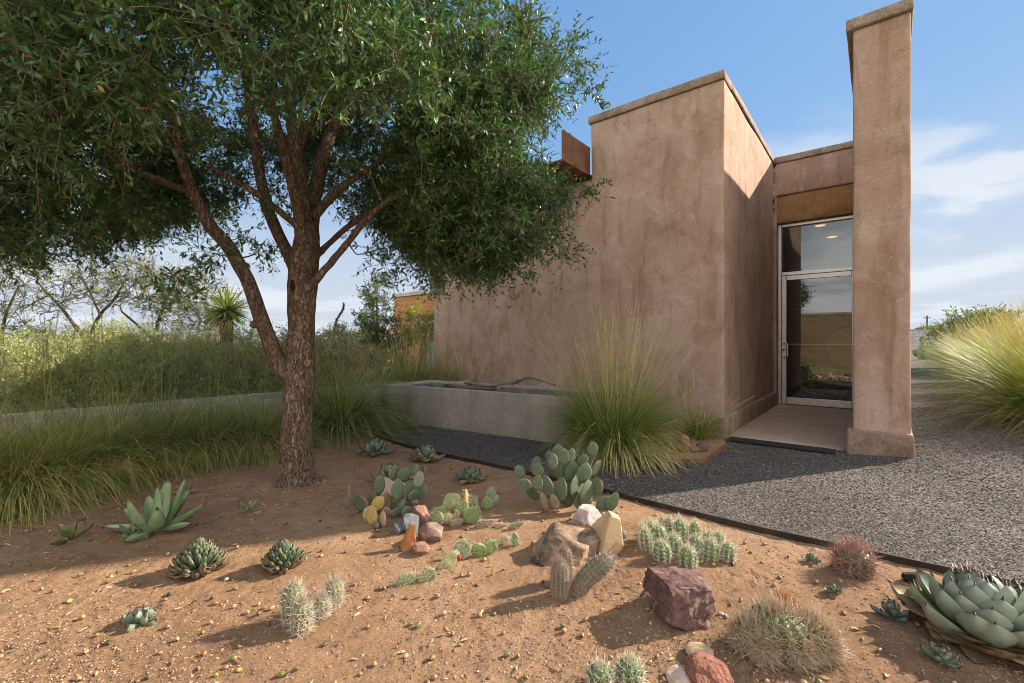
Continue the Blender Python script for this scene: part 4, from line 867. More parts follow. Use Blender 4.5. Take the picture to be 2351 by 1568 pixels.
def pear(name, label, base, pads, dy=.14, seed=1, cat='prickly pear', group=None, yawr=.6, **kw):
    """pads stand round the root at their own depths; sizes follow from those depths"""
    r_ = np.random.RandomState(seed); o = np.array(gz(*ZP(*base))); t = thing(name, label, cat, o, 0, group)
    for k, q in enumerate(pads):
        x, y, w_, h_, tl = q[:5]; ex = dict(kw); ex.update(q[5] if len(q) > 5 else {})
        dd = ex.pop('dy', None); dd = r_.uniform(-dy, dy) if dd is None else dd
        yw = ex.pop('yaw', None); yw = r_.uniform(-yawr, yawr) if yw is None else yw
        u, v = ZP(x, y); Y = o[1]+dd; c = W(u, v, Y); sc = .3778/F*Y; L = h_*sc*1.1; wd = w_*sc*1.06/max(.55, math.cos(yw))
        c[2] = max(c[2], soilz(c[0], c[1])+.38*abs(L*math.cos(math.radians(tl)))*(.5 if ex.get('pitch') else 1.0)+.008)
        pad(t, c-o, L, wd, math.radians(tl), yw, seed=seed*50+k, **ex)
    return t
DG = (.082, .125, .062); PU = (.27, .13, .13); YE = (.46, .31, .08); DEAD = (.25, .17, .10)
pear('prickly_pear', 'tallest upright dark green prickly pear, behind the pale rocks', (1480, 515), [
    (1182, 283, 72, 76, -30), (1210, 365, 88, 84, -62), (1283, 228, 58, 74, 0), (1290, 272, 78, 82, 2), (1290, 350, 74, 92, 10), (1265, 415, 84, 80, -25, dict(dy=0)), (1345, 375, 92, 136, -10, dict(dy=-.06)), (1370, 200, 62, 88, -15), (1415, 150, 66, 64, 0), (1385, 220, 62, 94, 0),
    (1445, 190, 82, 96, 5), (1490, 185, 66, 86, 20), (1425, 275, 78, 108, 0, dict(dy=.1)), (1430, 390, 78, 136, 10, dict(dy=-.1)), (1500, 290, 96, 136, 10, dict(dy=.05)), (1565, 215, 62, 84, 28), (1625, 145, 62, 84, 12), (1645, 260, 62, 104, 30), (1575, 290, 112, 116, 10, dict(dy=0)), (1530, 372, 112, 136, 0, dict(dy=-.02)),
    (1590, 412, 98, 146, 10, dict(dy=-.08)), (1652, 372, 64, 96, 12), (1570, 490, 122, 116, 10, dict(dy=-.05)), (1745, 485, 82, 120, 28, dict(dy=-.06)), (1690, 500, 82, 96, 42, dict(dy=-.04)), (1718, 452, 30, 36, 0, dict(dy=-.04)), (1480, 445, 92, 140, 0, dict(dy=.04)),
    (1332, 465, 52, 116, -18, dict(col=DEAD, dy=-.08)), (1395, 465, 56, 96, -18, dict(col=(.24, .18, .10), dy=-.12))], .15, 3, yawr=1.05, col=DG, edge=(.17, .13, .11), spl=.022, spc=(.50, .42, .36), spn=1, dens=6)
pear('prickly_pear', 'purple edged prickly pear with some yellow pads, left of the piled rocks', (400, 545), [
    (330, 365, 78, 118, 10), (425, 290, 62, 90, 0, dict(dy=.12)), (480, 300, 76, 90, 20, dict(dy=.1)), (548, 268, 44, 66, 20), (598, 275, 40, 66, 6), (570, 327, 78, 96, 16, dict(col=(.19, .24, .16))), (585, 405, 72, 96, 30), (440, 392, 72, 124, 0, dict(dy=-.05)), (515, 402, 68, 116, -8, dict(dy=.02)),
    (212, 472, 122, 100, -18, dict(dy=-.03)), (290, 447, 78, 78, 20), (322, 475, 86, 98, 38, dict(col=YE, dy=-.05)), (153, 415, 24, 104, 0, dict(yaw=1.3)), (540, 425, 52, 88, 40, dict(dy=-.04)), (466, 492, 40, 96, 22, dict(dy=-.06)), (430, 547, 54, 52, 0, dict(dy=-.1)), (497, 532, 62, 66, 0, dict(dy=-.1)),
    (272, 552, 84, 76, -50, dict(col=YE, dy=-.1)), (285, 622, 102, 100, 10, dict(col=(.44, .32, .11), dy=-.2)), (350, 622, 54, 96, 2, dict(col=(.33, .30, .16), edge=(.45, .16, .18), dy=-.24)), (375, 575, 92, 66, 78, dict(col=DEAD, dy=-.08)), (310, 670, 44, 40, 0, dict(col=(.2, .22, .13), dy=-.26)), (375, 470, 60, 110, -5, dict(col=DEAD, dy=.0)), (455, 470, 60, 110, 5, dict(col=(.17, .16, .09), dy=.0))], .1, 4, yawr=.95, col=(.11, .155, .085), edge=PU, spl=.014, spc=(.22, .14, .12), spn=1)
LG = (.15, .225, .06); lgk = dict(col=LG, spl=.034, spc=(.62, .58, .48), spn=2, edge=(.30, .28, .14), cellspr=.0008)
pear('green_prickly_pear', 'low bright green prickly pear with long white spines, right of the piled rocks', (830, 610), [
    (690, 547, 104, 116, 40), (680, 560, 90, 80, -10, dict(dy=-.06)), (770, 462, 106, 90, -30, dict(dy=.05, col=(.19, .22, .07))), (832, 512, 78, 124, 20), (895, 547, 114, 110, 45, dict(dy=-.04)), (855, 432, 18, 86, 0, dict(col=(.55, .40, .06), yaw=1.2)), (905, 457, 34, 54, 0, dict(dy=.12)),
    (800, 592, 46, 90, 70, dict(col=DEAD)), (835, 640, 36, 120, -12, dict(col=DEAD)), (745, 560, 60, 60, 60, dict(col=(.40, .33, .10))), (790, 660, 50, 90, 20, dict(col=DEAD, spn=3)), (870, 680, 34, 100, -14, dict(col=(.22, .17, .09)))], .06, 5, **lgk)
pear('green_prickly_pear', 'little green prickly pear of three pads on open soil, behind its low neighbour', (985, 520), [(1010, 412, 60, 62, 10), (1030, 450, 38, 56, 55), (985, 487, 74, 78, -10)], .03, 6, **lgk)
ck = dict(col=(.20, .235, .10), spl=.03, spc=(.58, .52, .40), spn=2, ripple=.0035, edge=(.36, .29, .16), cellspr=.0008)
ch_ = pear('creeping_prickly_pear', 'chain of wrinkled pads creeping down the sand with one red fruit', (690, 960), [
    (835, 755, 116, 118, 42, dict(dy=.22, pitch=.3)), (752, 838, 92, 160, 48, dict(dy=.12, pitch=.3, col=(.33, .33, .15))), (622, 957, 96, 120, 60, dict(dy=.0, pitch=.2)), (495, 997, 84, 128, 68, dict(dy=-.03, pitch=.2, col=(.19, .25, .11))), (938, 762, 84, 104, 110, dict(dy=.24, pitch=.2, col=LG)), (1000, 742, 92, 110, 62, dict(dy=.26, pitch=.2, col=LG))], .02, 7, yawr=.3, **ck)
fp = W(*ZP(815, 806), G(*ZP(690, 960))[1]+.08)-np.array(ch_.location)
v, f = ico(2); q = MB(); q.add(v*np.array([.011, .011, .017])+fp, f, (.30, .02, .03)); q.build('fruit', M['pad'], ch_)
pear('dry_prickly_pear', 'flattened dry chain of spiny pads trailing right on the soil', (1060, 645), [(960, 620, 60, 96, 84, dict(col=DEAD, spn=4)), (1060, 632, 30, 86, 86, dict(col=DEAD)), (1160, 608, 40, 96, 70, dict(col=(.24, .22, .11), spn=2))], .02, 8, yawr=.3, **{**lgk, 'edge': None})
pear('tiny_prickly_pear', 'single small green pad standing beside the creeping prickly pear', (1157, 740), [(1155, 706, 54, 76, -10), (1090, 690, 56, 50, 30, dict(col=(.42, .33, .12)))], .02, 9, yawr=.3, **lgk)
p0 = G(2118, 826); t = thing('far_prickly_pear', 'dark prickly pear beside the far end of the gravel path', 'prickly pear', p0)
r_ = np.random.RandomState(5); sc = p0[1]/F
for k, (dx, dz, w_, h_, tl) in enumerate([(-8, 8, 24, 26, -30), (6, 10, 28, 28, 10), (0, 26, 24, 24, 0), (14, 24, 24, 24, 20), (-2, 46, 16, 20, 0), (18, 42, 26, 22, 10), (-14, 16, 18, 22, -40), (20, 10, 22, 26, 40)]):
    pad(t, (dx*sc, r_.uniform(-.15, .15), dz*sc), h_*sc, w_*sc, math.radians(tl), r_.uniform(-.5, .5), .03, (.11, .17, .07), seed=900+k, spl=.03, cellspr=.002)

# ---------- rocks ----------
def m_rock(name, cols, sc=8, **k): M[name] = m_mottle(name, cols, sc, k.get('rough', .9), k.get('bumps', ((14, .5, .012), (70, .6, .005))), k.get('fine', .35), 7, .8, .2)
m_rock('red_rock', [(.20, .095, .065), (.33, .175, .13), (.44, .28, .22)], 14); m_rock('slate_rock', [(.09, .095, .105), (.155, .16, .17), (.25, .26, .265)], 14)
m_rock('orange_rock', [(.33, .125, .05), (.43, .18, .075), (.48, .22, .10)], 10, fine=.15); m_rock('lichen_rock', [(.11, .08, .065), (.19, .135, .105), (.27, .20, .155), (.48, .43, .38)], 11)
m_rock('rust_banded_rock', [(.05, .035, .027), (.12, .083, .057), (.24, .17, .115), (.37, .265, .165), (.43, .24, .09)], 7, fine=.4); m_rock('lavender_rock', [(.30, .23, .21), (.46, .38, .36), (.58, .51, .48)], 12)
m_rock('cream_rock', [(.46, .31, .16), (.56, .40, .23), (.62, .48, .31)], 8, fine=.18); m_rock('purple_lava', [(.105, .057, .052), (.155, .088, .08), (.215, .128, .115)], 6, bumps=((11, .5, .02), (55, .9, .008)))
m_rock('black_lava', [(.012, .012, .013), (.028, .027, .028), (.06, .058, .058)], 20, bumps=((30, .9, .012), (90, .7, .005))); m_rock('tan_rock', [(.40, .27, .15), (.48, .34, .20), (.54, .41, .27)], 6, fine=.12)
m_rock('pinkish_rock', [(.45, .31, .235), (.53, .40, .32), (.60, .48, .40)], 6, fine=.12); m_rock('brown_rock', [(.12, .07, .045), (.20, .12, .08), (.28, .18, .12)], 12); m_rock('lava_red', [(.17, .07, .045), (.28, .125, .085), (.36, .19, .14)], 12, bumps=((22, .8, .02), (80, .8, .006)))
def m_lichen(base, name, c2, sc, lo, hi):
    m = M[base].copy(); m.name = name; M[name] = m; t = m.node_tree; b = [n for n in t.nodes if n.type == 'BSDF_PRINCIPLED'][0]; src = b.inputs['Base Color'].links[0].from_socket
    co = [n for n in t.nodes if n.type == 'TEX_COORD'][0].outputs['Object']; n = t.nodes.new('ShaderNodeTexNoise'); n.inputs['Scale'].default_value = sc; n.inputs['Detail'].default_value = 8; n.inputs['Roughness'].default_value = .7; n.inputs['Distortion'].default_value = 1.2; t.links.new(co, n.inputs['Vector'])
    r = t.nodes.new('ShaderNodeMapRange'); r.inputs['From Min'].default_value = lo; r.inputs['From Max'].default_value = hi; t.links.new(n.outputs['Fac'], r.inputs['Value']); x = t.nodes.new('ShaderNodeMix'); x.data_type = 'RGBA'; x.inputs[7].default_value = (*c2, 1); t.links.new(r.outputs[0], x.inputs[0]); t.links.new(src, x.inputs[6]); t.links.new(x.outputs[2], b.inputs['Base Color'])
m_lichen('purple_lava', 'crusted_purple_lava', (.44, .33, .27), 10, .545, .61); m_lichen('lichen_rock', 'crusted_cobble', (.50, .46, .40), 12, .58, .64)
def rock(label, u, v, wpx, hpx, mat, seed, depth=None, planes=14, rough=.05, keep=.62, sink=.25, tilt=(0, 0, 0), cuts=None, name='rock', group=None, sub=5, dy=0, fr=2.2, lift=0):
    """stands with its visible foot at (u, v); wpx, hpx are how wide and high it looks"""
    p = np.array(gz(u, v)); wd = wpx/F*p[1]; h = hpx/F*p[1]*.98; dp = wd*.8 if depth is None else depth
    e = .62*dp/(p[1]+dp); h = max(.45*h, (h-EYE*e)/(1-e))
    mb, vv = rock_mb((1, 1, 1), seed, planes, rough, keep, fr, sub, (0, 0, 0), cuts); vv = mb.v[0]@rot(*tilt).T
    lo, hi = vv.min(0), vv.max(0); vv = (vv-(lo+hi)/2)/(hi-lo)*np.array([wd, dp, h*(1+sink)]); vv[:, 2] += h*(1+sink)/2-h*sink
    mb.v = [vv.astype(np.float32)]; o = mb.build(name, M[mat]); k = (p[1]+dp*.22+dy)/p[1]; o.location = (p[0]*k, p[1]*k, soilz(p[0]*k, p[1]*k)+lift); return tag(o, label, 'rock', group)
PG = 'rocks piled between the prickly pears'; PR = 'rocks piled below the tallest prickly pear'
rock('rough brick red rock leaning at the top of the left rock pile', 968, 1226, 46, 62, 'red_rock', 11, .14, 12, .07, .5, tilt=(.2, .3, .2), group=PG, dy=.08)
rock('dark slate blue rock behind the orange shard', 940, 1236, 52, 50, 'slate_rock', 12, .12, 12, .05, .55, group=PG, dy=.05)
rock('small bluish white stone left of the orange shard', 914, 1234, 24, 32, 'slate_rock', 13, .07, 10, .06, .5, group=PG, dy=.01)
rock('upright orange sandstone shard in the left rock pile', 936, 1268, 44, 66, 'orange_rock', 14, .07, cuts=[(1, .1, .35, .35), (-1, 0, .25, .42), (0, -1, .25, .5), (0, 1, .1, .6), (.2, 0, 1, .95), (-.4, .1, 1, .8), (0, 0, -1, .9), (.6, -.8, .2, .5)], rough=.14, group=PG, tilt=(.1, .28, .3))
rock('rounded brown cobble with pale lichen crust, right of the shard', 989, 1252, 58, 52, 'crusted_cobble', 15, .13, 10, .03, .78, group=PG)
rock('small rounded reddish cobble at the foot of the left rock pile', 968, 1278, 44, 34, 'red_rock', 16, .10, 12, .05, .7, group=PG)
rock('pale pink boulder half hidden behind the purple edged prickly pear', 899, 1150, 76, 52, 'pinkish_rock', 17, .2, 12, .05, .6, dy=.03)
rock('small pale stone at the right foot of the purple edged prickly pear', 948, 1168, 24, 24, 'pinkish_rock', 18, .06, 10, .05, .65)
rock('large flat rock banded dark brown and rust orange', 1299, 1298, 168, 100, 'rust_banded_rock', 19, .34, cuts=[(.15, -.35, 1, .50), (-.25, -1, .3, .55), (.9, -.8, .2, .62), (1, .2, .1, .85), (-1, .1, .2, .85), (0, 1, .2, .7), (0, 0, -1, .5), (.2, -.6, .9, .62), (-.5, -.3, .9, .75)], rough=.09, group=PR, tilt=(.0, .18, 0))
rock('lavender white rock resting behind the rust banded rock', 1348, 1244, 78, 64, 'lavender_rock', 20, .16, 12, .07, .52, group=PR, dy=.12, lift=.0)
rock('tall cream sandstone wedge leaning right of the rust banded rock', 1392, 1286, 88, 106, 'cream_rock', 21, .18, cuts=[(1, -.1, .1, .5), (-1, -.3, .35, .45), (0, -1, .3, .45), (0, 1, .1, .6), (.5, 0, 1, 1.0), (-.9, 0, .8, .75), (.4, -.9, -.1, .5), (.9, 0, -.5, .65), (-.5, -.2, -.9, .9)], rough=.06, group=PR, dy=.03)
rock('small dark grey cobble right of the cream wedge', 1430, 1245, 18, 22, 'slate_rock', 22, .05, 10, .03, .75)
rock('big squarish purple brown lava boulder on open sand', 1560, 1438, 156, 144, 'crusted_purple_lava', 23, .30, cuts=[(0, -1, .12, .62), (-1, -.12, .0, .74), (1, -.2, .05, .72), (0, .1, 1, .72), (-.1, -.55, 1, .84), (0, 1, .2, .7), (.75, -.2, .75, .88), (.1, 0, -1, .8), (-.7, -.4, -.8, .92), (.5, -.9, .1, .72)], rough=.17, sink=.12, sub=6, tilt=(0, .06, .1), fr=1.7)
rock('glossy black lava stone left of the huge blue grey agave', 2099, 1344, 46, 36, 'black_lava', 24, .07, 12, .08, .55)
rock('black lava stone behind the huge blue grey agave at the right edge', 2338, 1414, 62, 36, 'black_lava', 25, .10, 12, .08, .55, dy=.12)
rock('rough red lava rock cut by the bottom edge', 1626, 1596, 110, 94, 'lava_red', 26, .14, 12, .10, .55, sub=6, tilt=(0, .2, 0), fr=3)
rock('smooth tan cobble behind the red lava rock', 1606, 1548, 66, 44, 'tan_rock', 27, .09, 10, .02, .8, dy=.045)
rock('pale pinkish cobble left of the red lava rock', 1562, 1590, 62, 56, 'pinkish_rock', 28, .10, 11, .03, .72)
rock('white oval pebble beside the purple brown boulder', 1655, 1428, 15, 11, 'lavender_rock', 29, .02, 8, .01, .9, sub=3)
rock('pale pebble between the two round agaves', 520, 1340, 11, 9, 'pinkish_rock', 30, .018, 8, .02, .85, sub=3)
rock('reddish brown rock leaning in the tall grass bed', 1566, 1045, 34, 50, 'red_rock', 61, .16, 12, .07, .5, tilt=(0, -.5, .3), group='rocks at the tall grass corner', dy=.05)
rock('orange brown rock half buried in the drooping tall grass', 1536, 1046, 32, 38, 'orange_rock', 62, .12, 12, .06, .6, group='rocks at the tall grass corner')
rock('rounded brown cobble beside the rusty corner edging', 1591, 1041, 27, 18, 'brown_rock', 63, .1, 10, .03, .78, group='rocks at the tall grass corner')
rock('dark purplish cobble nearest the bend of rusty edging', 1611, 1040, 30, 26, 'purple_lava', 64, .1, 12, .05, .7, group='rocks at the tall grass corner')
# ---------- the oak ----------
TY = 3.59
oak = thing('oak_tree', 'large dark green evergreen oak with rough brown trunk and many spreading limbs', 'tree', gz(680, 1112))
OO = np.array(oak.location)
def limb_pts(l): return np.array([W(u, v, TY+dy) for u, v, wd, dy in l])-OO, np.array([wd/F*(TY+dy)/2*.93 for u, v, wd, dy in l])
def smooth(p, r, step=.05):
    s = np.concatenate([[0], np.cumsum(np.linalg.norm(np.diff(p, axis=0), axis=1))]); t = np.arange(0, s[-1]+step*.5, step); t[-1] = s[-1]
    for _ in range(2): pass
    P = np.stack([np.interp(t, s, p[:, k]) for k in range(3)], 1); Q = np.interp(t, s, r)
    for _ in range(4):
        P[1:-1] = (P[:-2]+2*P[1:-1]+P[2:])/4; Q[1:-1] = (Q[:-2]+2*Q[1:-1]+Q[2:])/4
    return P, Q
LIMBS = [
 [(684, 880, 44, 0), (655, 850, 40, -.02), (625, 802, 37, -.05), (598, 730, 34, -.08), (574, 650, 33, -.12), (530, 572, 32, -.16), (482, 520, 30, -.2), (446, 448, 28, -.26), (415, 370, 24, -.32), (398, 300, 20, -.38), (380, 230, 14, -.5), (350, 150, 8, -.6)],
 [(440, 440, 20, -.26), (395, 425, 17, -.32), (345, 408, 17, -.42), (290, 374, 16, -.55), (240, 338, 15, -.7), (195, 292, 13, -.85), (165, 250, 10, -.95), (110, 200, 7, -1.1)],
 [(690, 640, 36, .05), (668, 596, 30, .08), (640, 545, 28, .1), (616, 485, 26, .15), (600, 420, 25, .2), (588, 340, 25, .22), (576, 250, 20, .26), (560, 160, 14, .3), (540, 60, 8, .35)],
 [(694, 530, 16, -.08), (640, 484, 15, -.16), (600, 450, 14, -.22), (560, 424, 13, -.26), (520, 402, 11, -.32), (480, 380, 8, -.36)],
 [(695, 560, 30, -.04), (685, 480, 26, -.1), (664, 390, 24, -.14), (640, 300, 22, -.2), (618, 215, 20, -.3), (575, 165, 16, -.42), (520, 110, 12, -.55), (470, 40, 8, -.65)],
 [(703, 560, 34, .05), (698, 470, 33, .1), (688, 380, 30, .15), (672, 300, 29, .2), (662, 200, 24, .25), (655, 90, 16, .3), (650, -40, 9, .35)],
 [(710, 560, 36, .1), (718, 470, 34, .18), (736, 380, 31, .28), (756, 310, 28, .4), (785, 220, 22, .55), (830, 140, 16, .7), (900, 60, 10, .8)],
 [(720, 500, 24, .08), (760, 452, 22, .1), (805, 415, 19, .12), (855, 384, 15, .15), (905, 340, 11, .2), (980, 290, 8, .25), (1060, 240, 6, .25)],
 [(722, 590, 16, .12), (760, 555, 15, .18), (800, 520, 14, .25), (845, 485, 13, .3), (900, 462, 11, .35), (965, 452, 8, .4), (1050, 470, 6, .4)],
 [(716, 655, 22, -.05), (748, 618, 18, -.1), (785, 572, 16, -.15), (830, 515, 14, -.22), (880, 462, 11, -.28), (960, 430, 8, -.3), (1060, 420, 6, -.25)],
 [(770, 300, 20, .2), (830, 240, 16, .1), (890, 150, 13, .0), (960, 110, 10, -.1), (1060, 75, 8, -.15), (1160, 60, 6, -.1), (1260, 40, 4, 0)],
 [(690, 330, 18, -.1), (730, 250, 15, -.3), (800, 190, 12, -.5), (900, 170, 9, -.6), (1000, 165, 7, -.6), (1130, 180, 5, -.4), (1240, 210, 4, -.2)],
]
TR = [(688, 1140, 104, 0), (684, 1112, 90, 0), (682, 1085, 79, 0), (682, 1040, 74, 0), (683, 960, 69, 0), (685, 880, 67, 0), (688, 830, 66, 0), (690, 770, 60, 0), (692, 700, 64, 0), (694, 650, 68, 0), (699, 600, 64, .02), (703, 560, 60, .04), (706, 520, 48, .06)]
p, r = smooth(*limb_pts(TR), .02); tr = MB(); tube(tr, p, r, 40, wob=.022, seed=4)
tv = tr.v[0]; f = np.clip(1-(tv[:, 2])/.22, 0, 1)**2; an = np.arctan2(tv[:, 1]-p[0, 1], tv[:, 0]-p[0, 0]); k = 1+.16*f*(np.sin(an*5+1)+.5*np.sin(an*9)); tv[:, 0] = p[0, 0]+(tv[:, 0]-p[0, 0])*np.where(f > 0, k, 1); tv[:, 1] = p[0, 1]+(tv[:, 1]-p[0, 1])*np.where(f > 0, k, 1)
trunk = tr.build('trunk', M['bark'], oak)
M['cut'] = m_mottle('pruned_wood', [(.13, .075, .045), (.24, .15, .09), (.32, .22, .14)], 30, .9, ((60, .3, .003),), .2)
for (u, v, rr) in ((706, 833, .020), (708, 660, .015)):
    c = W(u, v, TY-.098)-OO; q = MB(); th = np.linspace(0, 2*math.pi, 22, endpoint=False)
    for a_, b_ in ((0, 0),): tube(q, np.stack([c[0]+rr*np.cos(th), 0*th+c[1]-.006, c[2]+rr*1.15*np.sin(th)], 1)[np.r_[0:22, 0]], .008, 6, cap=False)
    tube(q, [c+(0, .03, 0), c+(0, -.004, 0)], rr*.8, 14); q.build('pruning_scar', M['cut'], trunk)
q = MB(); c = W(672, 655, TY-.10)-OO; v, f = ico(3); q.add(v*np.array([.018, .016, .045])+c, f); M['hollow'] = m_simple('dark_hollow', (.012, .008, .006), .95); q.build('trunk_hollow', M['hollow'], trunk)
nodes = []; nrad = []; nlev = []
for k, L in enumerate(LIMBS):
    p, r = smooth(*limb_pts(L), .04); p[2:] += .012*vfbm(p[2:]*3, 40+k, 2); q = MB(); tube(q, p, r, 14 if r[0] > .03 else 10, wob=.008, seed=k); q.build('limb', M['bark'], oak)
    h = len(p)//3; nodes.append(p[h:]); nrad.append(r[h:])
for u, v, d in ((583, 745, -.12), (574, 650, -.15)):   # knots on the left limb
    q = MB(); c = W(u, v, TY+d)-OO; vv, f = ico(3); q.add((vv*(1+.2*fbm(vv*3, 3, 2))[:, None])*.03+c, f); q.build('knot', M['bark'], trunk)
nodes = np.concatenate(nodes); nrad = np.concatenate(nrad)
# cluster centres: fill the crown, keep the outline and the open gaps under it
R.seed(77)
UB = [-400, 0, 150, 330, 380, 420, 520, 600, 700, 800, 860, 920, 1000, 1060, 1150, 1200, 1250, 1300, 1350, 1420]
VB = [590, 585, 572, 545, 505, 505, 512, 492, 455, 495, 535, 572, 612, 630, 632, 596, 545, 470, 420, 380]
VR = [-300, 0, 60, 100, 160, 200, 240, 280, 330, 380, 430, 470, 560, 620]
UR = [1180, 1225, 1265, 1290, 1300, 1275, 1290, 1215, 1185, 1195, 1320, 1325, 1240, 1160]
def crown_pts(n, ell, nearcut=True):
    out = []
    c, rr = np.array(ell[:3]), np.array(ell[3:])
    while len(out) < n:
        d = R.normal(size=3); d /= np.linalg.norm(d); q = c+rr*d*R.uniform(.25, 1)**.5
        if q[1] < 1.55: continue
        u = CU+F*q[0]/q[1]; v = CV-F*(q[2]-EYE)/q[1]
        if v > np.interp(u, UB, VB) or u > np.interp(v, VR, UR): continue
        if 370 < u < 910 and v > 150 and q[1] < TY+.5 and R.rand() < np.interp(v, [150, 250], [.3, .99]): continue
        if 130 < u < 450 and q[1] < TY-.1 and abs(v-np.interp(u, [130, 165, 240, 290, 345, 450], [225, 255, 338, 374, 408, 442])) < 105 and R.rand() < .95: continue
        if 430 < u < 860 and v > 330 and R.rand() < .45: continue
        if 560 < u < 800 and v > 400 and R.rand() < .6: continue
        if v < -700: continue
        out.append(q)
    return np.array(out)
E = [(700, (-2.1, 3.3, 3.0, 2.2, 1.5, 1.25)), (760, (-3.6, 3.7, 2.4, 1.5, 1.5, 1.0)), (420, (-1.0, 3.9, 3.0, 1.5, 1.1, 1.2)), (420, (-.25, 3.85, 2.5, .85, .9, 1.1)), (230, (-1.6, 2.3, 2.65, 1.3, .55, .6)), (320, (-2.6, 4.9, 2.6, 1.9, .8, .95)), (190, (-.35, 4.0, 1.95, .6, .6, .6)), (70, (.15, 3.9, 3.2, .5, .6, .9))]
CL = np.concatenate([crown_pts(n, e) for n, e in E])
HANG = [(470, 590, -.6), (450, 612, -.65), (428, 632, -.68), (408, 652, -.7), (398, 672, -.7), (600, 560, .2), (880, 600, .1), (895, 630, .1), (908, 655, .1), (870, 570, .1), (640, 585, .3), (1000, 660, -.1), (560, 545, -.3), (1320, 560, .3), (1300, 600, .3), (1275, 560, .3), (1375, 230, .3), (1350, 205, .3), (1330, 180, .3), (1325, 90, .3), (1340, 150, .3), (1352, 440, .3), (1370, 430, .35), (1210, 640, 0), (1240, 300, .2), (60, 610, 0), (220, 598, .2), (300, 570, .3)]
CL = np.concatenate([CL, np.array([W(u, v, TY+d) for u, v, d in HANG])])-OO
root = limb_pts([(700, 560, 1, 0)])[0][0]
order = np.argsort([np.min(np.linalg.norm(nodes-c, axis=1)) for c in CL]); CL = CL[order]
br = MB(); NX = np.zeros((len(nodes)+len(CL)*7, 3)); NR = np.zeros(len(NX)); NX[:len(nodes)] = nodes; NR[:len(nodes)] = nrad; nn_ = len(nodes); DIR = []
for c in CL:
    d = np.linalg.norm(NX[:nn_]-c, axis=1); back = np.maximum(0, np.linalg.norm(NX[:nn_]-root, axis=1)-np.linalg.norm(c-root)); j = int(np.argmin(d+1.2*back-.3*np.minimum(NR[:nn_]*10, .3)))
    a = NX[j]; D = np.linalg.norm(c-a); r0 = min(NR[j]*.72, .0035+.010*D); n = 6; t = np.linspace(0, 1, n+1)[:, None]
    bendv = np.array([0, 0, R.uniform(-.12, .22)])*D+R.normal(0, .10, 3)*D
    P = a+(c-a)*t+bendv*np.sin(t*math.pi)+R.normal(0, .022, (n+1, 3))*D*np.sin(t*math.pi)
    rr = r0+(.0022-r0)*np.linspace(0, 1, n+1); tube(br, P, rr, 5, cap=False)
    NX[nn_:nn_+n] = P[1:]; NR[nn_:nn_+n] = np.maximum(rr[1:], .003); nn_ += n; DIR.append(unit((P[-1]-P[-3])[None])[0])
DIR = np.array(DIR)
br.build('branches', M['twig'], oak)
# twigs and leaves
K = 8; nC = len(CL); ti = np.repeat(np.arange(nC), K); n = len(ti)
td = unit(DIR[ti]*.55+R.normal(0, .75, (n, 3))+np.array([0, 0, -.02])); tl = R.uniform(.12, .30, n); t0 = CL[ti]+R.normal(0, .012, (n, 3))-DIR[ti]*R.uniform(0, .16, n)[:, None]
bendt = R.normal(0, .35, (n, 3))+np.array([0, 0, -.22])
tp = lambda s: t0+td*(tl*s)[:, None]+bendt*(tl*.5*s**2)[:, None]
tw = MB(); S5 = [tp(np.full(n, s)) for s in (0, .35, .7, 1.)]
ref = unit(np.cross(td, R.normal(size=(n, 3)))); ref2 = np.cross(td, ref); ring = []
for s, rr in zip(range(4), (.0022, .0018, .0014, .0008)):
    for q in (0, 2.094, 4.189): ring.append(S5[s]+(ref*math.cos(q)+ref2*math.sin(q))*rr)
v = np.stack(ring, 1).reshape(-1, 3); i = np.arange(n)[:, None]*12; ff = []
for s in range(3):
    for q in range(3): ff.append(i+np.array([[s*3+q, s*3+(q+1) % 3, s*3+3+(q+1) % 3, s*3+3+q]]))
tw.add(v, np.concatenate(ff)); tw.build('twigs', M['twig'], oak)
ML = 14; li = np.repeat(np.arange(n), ML); m = len(li); s = np.tile((np.arange(ML)+.5)/ML, n)+R.uniform(-.06, .06, m); s = np.clip(.08+s*.95, 0, 1.02)
lb = t0[li]+td[li]*(tl[li]*s)[:, None]+bendt[li]*(tl[li]*.5*s**2)[:, None]; ld = unit(td[li]+bendt[li]*s[:, None])
side = unit(np.cross(ld, R.normal(size=(m, 3)))); ax = unit(ld*R.uniform(.2, 1.1, m)[:, None]+side*.85+np.array([0, 0, .12]))
nr = unit(np.array([0, 0, 1.])+R.normal(0, .65, (m, 3))); wv = unit(np.cross(ax, nr)); nr = np.cross(wv, ax)
ll = R.uniform(.027, .057, m)*np.where(s > .9, .8, 1); lw = ll*R.uniform(.24, .36, m)
prof = [(0, .06), (.3, .85), (.62, 1.), (1, .05)]; VV = []
for t_, w_ in prof:
    cpt = lb+ax*(ll*t_)[:, None]+nr*(-ll*.12*t_**2)[:, None]
    for sg in (-1, 0, 1): VV.append(cpt+wv*(lw*.5*w_*sg)[:, None]+nr*(abs(sg)*lw*.10*w_)[:, None])
v = np.stack(VV, 1).reshape(-1, 3); i = np.arange(m)[:, None]*12; ff = []
for a in range(3):
    for b in range(2): ff.append(i+np.array([[a*3+b, a*3+b+1, a*3+4+b, a*3+3+b]]))
cl_t = R.uniform(.75, 1.25, nC)[ti[li]]; tone = R.uniform(0, 1, (m, 1))
lc = np.array([.030, .078, .022])*(1-tone)+np.array([.084, .176, .056])*tone; lc = lc*cl_t[:, None]; y = R.uniform(0, 1, m); lc[y < .03] = (.17, .25, .06); lc[y < .0025] = (.42, .24, .05)
lf = MB(); lf.add(v, np.concatenate(ff), np.repeat(lc, 12, 0)); lf.build('crown', M['oak_leaf'], oak)

